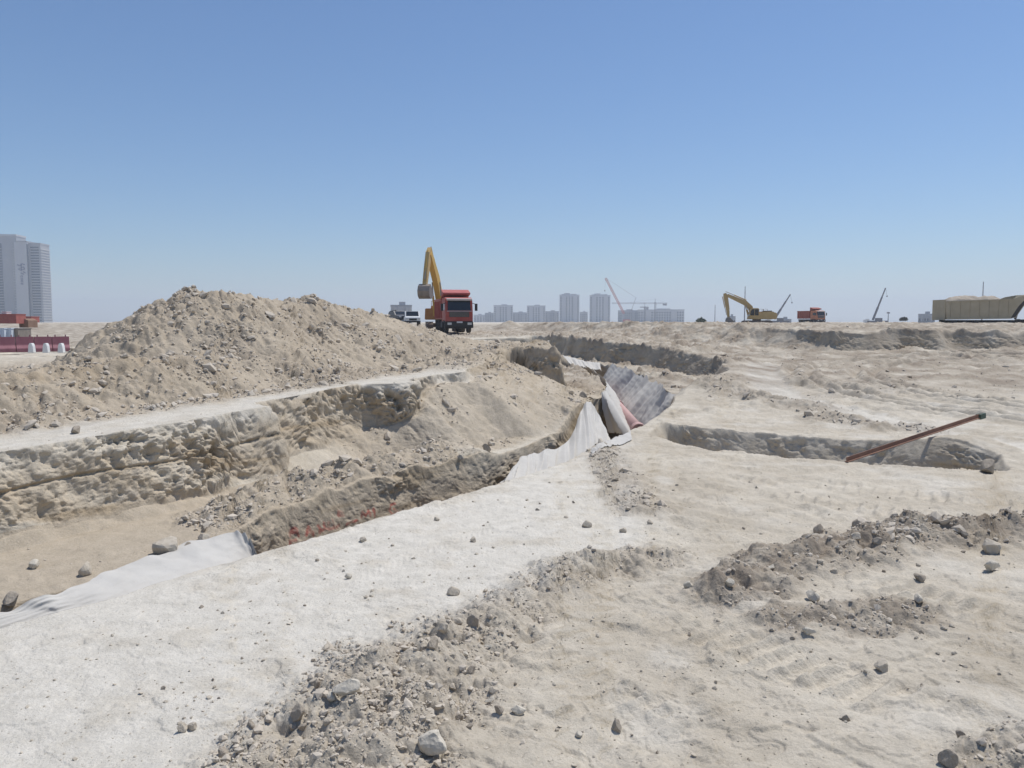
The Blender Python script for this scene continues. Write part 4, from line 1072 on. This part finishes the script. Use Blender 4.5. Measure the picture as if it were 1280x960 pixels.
cabin('site_cabin', 'blue white cabin right of its twin at the left edge', 'cabin', 6, 14, 411, 419, 85.5, mat('pale_blue_panel', (.62, .67, .72), .5))
cabin('storage_box', 'grey box standing right of the blue white cabins', 'box', 15, 22, 411, 419, 86, M_STEEL)
# fuel gear on top of the first container
cabin('water_tank', 'white tank on top of the long red container', 'tank', 2, 8, 390, 393.3, 121, M_WHITEP, dep=1.2)

# ------------------------------------------------------------------ city on the horizon
M_CONC = mat('pale_render', (.42, .42, .43), .8, noise=.2, nscale=.05, c2=(.5, .5, .5))
M_CONC2 = mat('grey_render', (.30, .305, .32), .8, noise=.2, nscale=.05, c2=(.38, .385, .39))
M_WIN = mat('blue_grey_windows', (.06, .075, .095), .2, spec=.5)
M_SLAB = mat('balcony_slab', (.5, .5, .5), .8)
def block(label, px0, px1, py0, d, mt, bays, floors, top='flat', dep=None, name='apartment_block', cat='building', setback=0):
    a = W(px0, 403, d); b = W(px1, py0, d); w = b.x-a.x; h = b.z; dep = dep or min(w*.8, 30)
    cx = (a.x+b.x)/2; rz = -math.atan2(cx, d)
    t = thing(name, label, cat, (cx, d+dep/2, -2), rz)
    hh = h+2
    wb_ = MB().box((0, 0, hh/2), (w, dep, hh)); wn_ = MB(); wlist = []
    for k in range(bays):
        x = -w/2+(k+.5)*w/bays; bw = w/bays
        for f in range(floors):
            z = 4+(hh-6)*(f+.5)/floors; fh = (hh-6)/floors
            wlist.append((x, -dep/2-.04, z)); wsz = (bw*.5, .1, fh*.55); wn_.box(wlist[-1], wsz)
            if k % 2 == 0: wb_.box((x, -dep/2-.6, z-fh*.42), (bw*.8, 1.2, fh*.12))
    wl = wb_.build('wall', mt, t)
    if len(wlist) > 100: wn_.build('windows', M_WIN, wl)['kind'] = 'stuff'
    else:
        w0 = MB().box((0, 0, 0), wsz).build('window', M_WIN, wl); w0.location = wlist[0]
        for q in wlist[1:]:
            o = w0.copy(); col.objects.link(o); o.parent = wl; o.location = q
    for s_ in (-1, 1): MB().box((s_*w*.28, -dep/2-.9, hh*.49), (w*.10, 1.8, hh*.98)).build('pier', mt, wl)
    rf = MB().box((0, 0, hh+.4), (w*1.02, dep*1.02, .8)).build('roof', M_CONC2, t)
    pen = MB()
    if top == 'stepped':
        pen.box((-w*.12, 0, hh+2.4), (w*.30, dep*.6, 3.4)).box((w*.2, 0, hh+1.7), (w*.3, dep*.5, 2.0)).box((-w*.32, 0, hh+1.6), (w*.16, dep*.5, 1.8))
    else: pen.box((w*.05, 0, hh+1.6), (w*.3, dep*.4, 1.8))
    pen.build('roof_house', mt, rf)
    return t
D = 1450
block('low pale block just left of the white pickup on the skyline', 487, 513, 383, 420, M_CONC, 8, 3, dep=10)
block('very low pale block at the left end of the skyline row', 592, 606, 394, D, M_CONC, 4, 4)
block('short pale block right of the red truck on the skyline', 606, 617, 391.5, D+40, M_CONC2, 4, 5)
block('pale block with a flat top, first tall one right of the red truck', 617, 641, 382, D, M_CONC, 7, 8)
block('low grey block between the two flat topped pale blocks', 641, 659, 391, D+50, M_CONC2, 6, 4)
block('second flat topped pale block right of the red truck', 659, 682, 382.5, D, M_CONC, 7, 8)
block('low dark grey block left of the two high towers', 682, 699, 389.5, D+40, M_CONC2, 6, 5)
block('left one of the two high residential towers on the skyline', 700, 725, 369, D, M_CONC, 7, 16, top='stepped')
block('low pale block between the two high towers', 725, 735, 390.5, D+60, M_CONC, 4, 4)
block('right one of the two high residential towers on the skyline', 738, 764, 369.5, D+20, M_CONC, 7, 16, top='stepped')
block('left wing of the long low block under the crawler crane', 774, 800, 388.5, D-150, M_CONC2, 10, 4)
block('long low block behind the dust below the tower crane', 800, 857, 387.5, D-180, M_CONC, 18, 4)
block('distant flat roofed shed left of the tan trailer', 1153, 1172, 393.5, 600, M_CONC2, 6, 1, dep=10, name='shed')
block('distant dark shed between the telescopic crane and orange truck', 975, 991, 400, 620, M_CONC2, 5, 1, dep=8, name='shed')
block('tiny pale shed behind the tan excavator bucket', 911, 921, 396.5, 640, M_CONC, 3, 1, dep=8, name='shed')

# the hotel tower at the left edge
def tower():
    d = 880; sc = d/FPX
    X = lambda px: W(px, 402, d).x
    t = thing('high_rise_tower', 'tall grey high rise tower with vertical sign at the left edge', 'tower', (X(16), d, -2), R(7))
    h = lambda py: W(20, py, d).z+2
    m1 = MB().box((-19, 12, h(295)/2), (52, 22, h(295))).build('main_wall', M_CONC2, t)
    w2 = MB().box((13, 9.5, h(303)/2), (13, 26, h(303))).build('sign_wall', M_CONC, t)
    w3 = MB().box((25.6, 11.5, h(305)/2), (12, 22, h(305))).build('side_wall', M_CONC2, t)
    g = MB()
    for x, w in ((-11, 5.5), (-19.5, 5.5), (-30.5, 4)): g.box((x, .9, h(295)*.47), (w, .3, h(295)*.9))
    g.build('glass_strip', M_WIN, m1)
    sl = MB()
    for k in range(28):
        z = 4+k*(h(305)-6)/28
        sl.box((31.6, 11.5, z), (1.6, 22.6, .9)).box((4.8, .2, z), (2.6, 2.2, .9)); sl.box((-15, .5, z), (14, .9, .45))
    sl.build('balconies', M_SLAB, w3)
    ww = MB()
    for k in range(28):
        z = 5.6+k*(h(305)-6)/28; ww.box((25.6, .45, z), (8.5, .2, 1.5))
    ww.build('windows', M_WIN, w3)
    MB().box((19.6, -2.6, h(305)*.5), (.8, 2.0, h(305))).build('joint', M_WIN, w3)
    MB().box((-19, 12, h(295)+1), (53, 23, 2)).build('roof', M_CONC, m1)
    MB().box((13, 9.5, h(303)+.8), (13.6, 26.5, 1.6)).build('roof', M_CONC2, w2)
    MB().box((25.6, 11.5, h(305)+.8), (12.6, 22.5, 1.6)).build('roof', M_CONC2, w3)
    # vertical sign: a cursive stroke over small upright letters
    M_SIGN = mat('sign_blue', (.05, .07, .16), .5); sg = [MB()]; z1 = h(331); y = -3.75
    def st(a, b, r=.42): sg[0].tube((13+a[0], y, z1+a[1]), (13+b[0], y, z1+b[1]), r, n=6)
    for a, b in (((-4, 0), (-1.5, -1.5)), ((-1.5, -1.5), (1, 1)), ((1, 1), (3.5, 0)), ((-2, -4), (2.5, -2.5)), ((2.5, -2.5), (3.2, -5)), ((3.2, -5), (-1, -6)), ((-1, -6), (-3, -4.5)), ((0, 1), (0, -7)), ((1.5, -7.5), (4, -9)), ((-.5, -9), (2.5, -10.5))): st(a, b)
    sg[0].build('sign_script', M_SIGN, w2)
    for k in range(4):
        sg[0] = MB(); zz = -12-k*2.6
        st((-.8, zz), (-.8, zz-1.7), .3); st((.9, zz), (.9, zz-1.7), .3); st((-.8, zz-.85 if k % 2 else zz), (.9, zz-.85 if k % 2 else zz), .3); sg[0].build('sign_letter', M_SIGN, w2)
tower()

# ------------------------------------------------------------------ cranes, masts, bushes
M_CRRED = mat('crane_red', (.50, .13, .10), .5); M_CRGREY = mat('crane_grey', (.16, .15, .16), .5); M_CRYEL = mat('crane_dull_yellow', (.36, .27, .12), .5)
def lattice(mb, a, b, w, n, r):
    a = Vector(a); b = Vector(b); d = (b-a).normalized(); u = d.cross(Vector((0, 1, 0))); u = u.normalized() if u.length > .1 else Vector((1, 0, 0)); v = d.cross(u)
    cs = [(u*i+v*j)*w/2 for i, j in ((-1, -1), (1, -1), (1, 1), (-1, 1))]
    for c in cs: mb.tube(a+c, b+c, r, n=4)
    for k in range(n):
        p = a.lerp(b, k/n); q = a.lerp(b, (k+1)/n)
        for i in range(4): mb.tube(p+cs[i], q+cs[(i+1) % 4], r*.7, n=4)
def crawler_crane():
    d = 900; f = W(781, 396, d); tip = W(757, 347, d)
    t = thing('crawler_crane', 'red lattice boom crawler crane above the long low block', 'crane', (f.x, d, 0))
    L = lambda px, py: W(px, py, d)-Vector((f.x, d, 0))
    m = MB(); lattice(m, L(780, 392), L(757, 347.5), 1.7, 22, .2); m.build('boom', M_CRRED, t)
    base = L(783, 403); base.z = 0
    MB().box((2, 0, 3.2), (8, 4, 3)).build('body', M_CRRED, t)
    for s_ in (-1, 1): MB().box((1, s_*2.6, .9), (8, 1.2, 1.7)).build('track', M_CRGREY, t)
    m = MB(); m.tube(L(757, 347.5), L(795, 372), .09, n=4).tube(L(795, 372), L(786, 397), .2, n=4); m.build('pendant', M_CRGREY, t)
    m = MB(); m.tube(L(757, 347.5), L(756, 362), .07, n=4).box(tuple(L(756, 363.5)), (1.0, .8, 1.6)); m.build('hook_block', M_CRGREY, t)
crawler_crane()
def tower_crane(label, px, pytop, d, jib0, jib1, pyj):
    f = W(px, 400, d); t = thing('tower_crane', label, 'crane', (f.x, d, 0))
    L = lambda a, b: W(a, b, d)-Vector((f.x, d, 0))
    m = MB(); p = L(px, 403); lattice(m, (p.x, 0, 0), L(px, pyj-1), 2.0, 14, .2); m.build('mast', M_CRGREY, t)
    m = MB(); lattice(m, L(jib0, pyj), L(jib1, pyj), 1.5, 22, .16); m.build('jib', M_CRGREY, t)
    m = MB(); m.tube(L(px, pyj), L(px, pytop), .35, n=5).tube(L(px, pytop), L(jib0*.7+px*.3, pyj), .08, n=4).tube(L(px, pytop), L(jib1, pyj), .08, n=4); m.build('head', M_CRGREY, t)
    MB().box(tuple(L(jib1-3, pyj+1.6)), (6, 1.4, 3)).build('counterweight', M_CRGREY, t)
    MB().box(tuple(L(px+1, pyj+1.5)), (1.8, 1.8, 2.2)).build('cab', M_WHITEP, t)
tower_crane('tower crane with long level jib over the long low block', 819, 373.5, 1230, 765, 834, 379)
tower_crane('small tower crane close to the left of the bigger tower crane', 806, 378, 1245, 800, 811, 384)
def tele_crane(label, px0, py0, px1, py1, d, mt):
    f = W(px0, 402, d); t = thing('mobile_crane', label, 'crane', (f.x, d, W(px0, 403, d).z-1.2))
    L = lambda a, b: W(a, b, d)-Vector(t.location)
    a, b = L(px0, py0), L(px1, py1)
    bo = MB().tube(a, a.lerp(b, .4), .62, n=6).tube(a.lerp(b, .38), a.lerp(b, .72), .48, n=6).tube(a.lerp(b, .7), b, .36, n=6).build('boom', mt, t)
    MB().tube(b, b+Vector((.9, 0, -4)), .05, n=4).box(tuple(b+Vector((.9, 0, -4.3))), (.5, .4, .7)).build('hook', M_CRGREY, bo)
    MB().box((2.0, 0, 1.6), (11, 2.6, 1.0)).build('chassis', mt, t)
    MB().prism([(-4.5, 1.2), (-4.5, 2.6), (-4.0, 3.0), (-2.4, 3.0), (-2.4, 1.2)], -1.25, 1.25).build('cab', M_WHITEP, t)
    MB().box((3, 0, 2.8), (3.0, 2.2, 1.4)).build('counterweight', M_CRGREY, t)
    for x in (-3, -1, 3, 5):
        for s_ in (-1, 1): wheel_part(t, x, s_*1.1, .6, .6, .4, 12)
tele_crane('mobile crane with grey telescopic boom between the excavator and orange truck', 968, 399, 988, 368, 420, M_CRGREY)
tele_crane('mobile crane with thin telescopic boom near the left of the tan trailer', 1091, 400, 1107, 360, 420, M_CRGREY)
def mast(label, px, py, d, r, arm=False):
    f = W(px, 403, d); t = thing('steel_mast', label, 'mast', (f.x, d, f.z-1))
    h = W(px, py, d).z-f.z+1
    MB().tube((0, 0, 0), (0, 0, h), r, r*.55, n=6).build('pole', M_CRGREY, t)
    if arm: MB().box((0, 0, h*.93), (3*r+.9, .3, h*.12)).build('lamp_head', M_CRGREY, t)
mast('thin mast rising behind the tan excavator boom', 930.5, 358, 480, .40)
mast('thin mast rising behind the load of the tan trailer', 1227, 352, 480, .42)
mast('faint pole left of the tan excavator bucket', 893.5, 381, 520, .28)
mast('short pole with a lamp head left of the tan trailer', 1110, 390, 520, .35, True)
M_LEAF = mat('dusty_leaf', (.075, .095, .04), .8, noise=.25, nscale=2, c2=(.12, .13, .065)); M_LEAFD = mat('dark_leaf', (.04, .042, .03), .8, noise=.25, nscale=2, c2=(.08, .075, .05))
M_BARK = mat('bark', (.12, .09, .065), .9)
def bush(label, px, py, wpx, d, m, seed):
    p = W(px, py, d); r = wpx*d/FPX/2; rng = np.random.default_rng(seed)
    t = thing('bush', label, 'bush', p)
    n = 700
    c = rng.normal(size=(n, 3)); c /= np.linalg.norm(c, axis=1, keepdims=True); c *= (rng.uniform(.35, 1, n)**.6)[:, None]; c[:, 2] = np.abs(c[:, 2])
    c *= (1+.35*pn3(c[:, 0]*2+seed, c[:, 1]*2, c[:, 2]*2, seed))[:, None]; c *= np.array([r, r, r*.95])
    a = rng.normal(size=(n, 3)); b = rng.normal(size=(n, 3)); s_ = r*.11
    V = np.stack([c-a*s_, c+b*s_, c+a*s_, c-b*s_], 1).reshape(-1, 3); F = np.arange(4*n).reshape(-1, 4)
    o = bpy.data.objects.new('foliage', np_mesh('foliage', V, F, m, False)); col.objects.link(o); o.parent = t
    mb = MB()
    for k in range(5):
        q = rng.normal(size=3)*r*.4; mb.tube((0, 0, -.2), (q[0], q[1], r*.7), .05*r, .02*r, n=5)
    mb.build('stem', M_BARK, t)
bush('small green bush on the ridge left of the tan excavator', 877, 403.5, 12, 260, M_LEAF, 3)
bush('dark bush on the skyline left of the tan trailer', 1129, 400.5, 9, 260, M_LEAFD, 5)
bush('dark bush peeking over the pale block left of the white pickup', 492, 393, 10, 250, M_LEAFD, 8)
# black pipe lying on the cut edge right of the truck
p0, p1 = W(641, 426.5, 44.5), W(683, 427.5, 44.2)
bp_ = thing('black_pipe', 'black pipe lying on the cut edge right of the red truck', 'pipe', (p0.x, p0.y, gz(p0.x, p0.y)+.12))
q = Vector((p1.x-p0.x, p1.y-p0.y, 0)); MB().tube((0, 0, 0), q, .15, n=14).build('barrel', M_BLACK, bp_, smooth=True)
MB().tube(q*.96, q*1.0, .19, n=14).build('collar', M_BLACK, bp_)
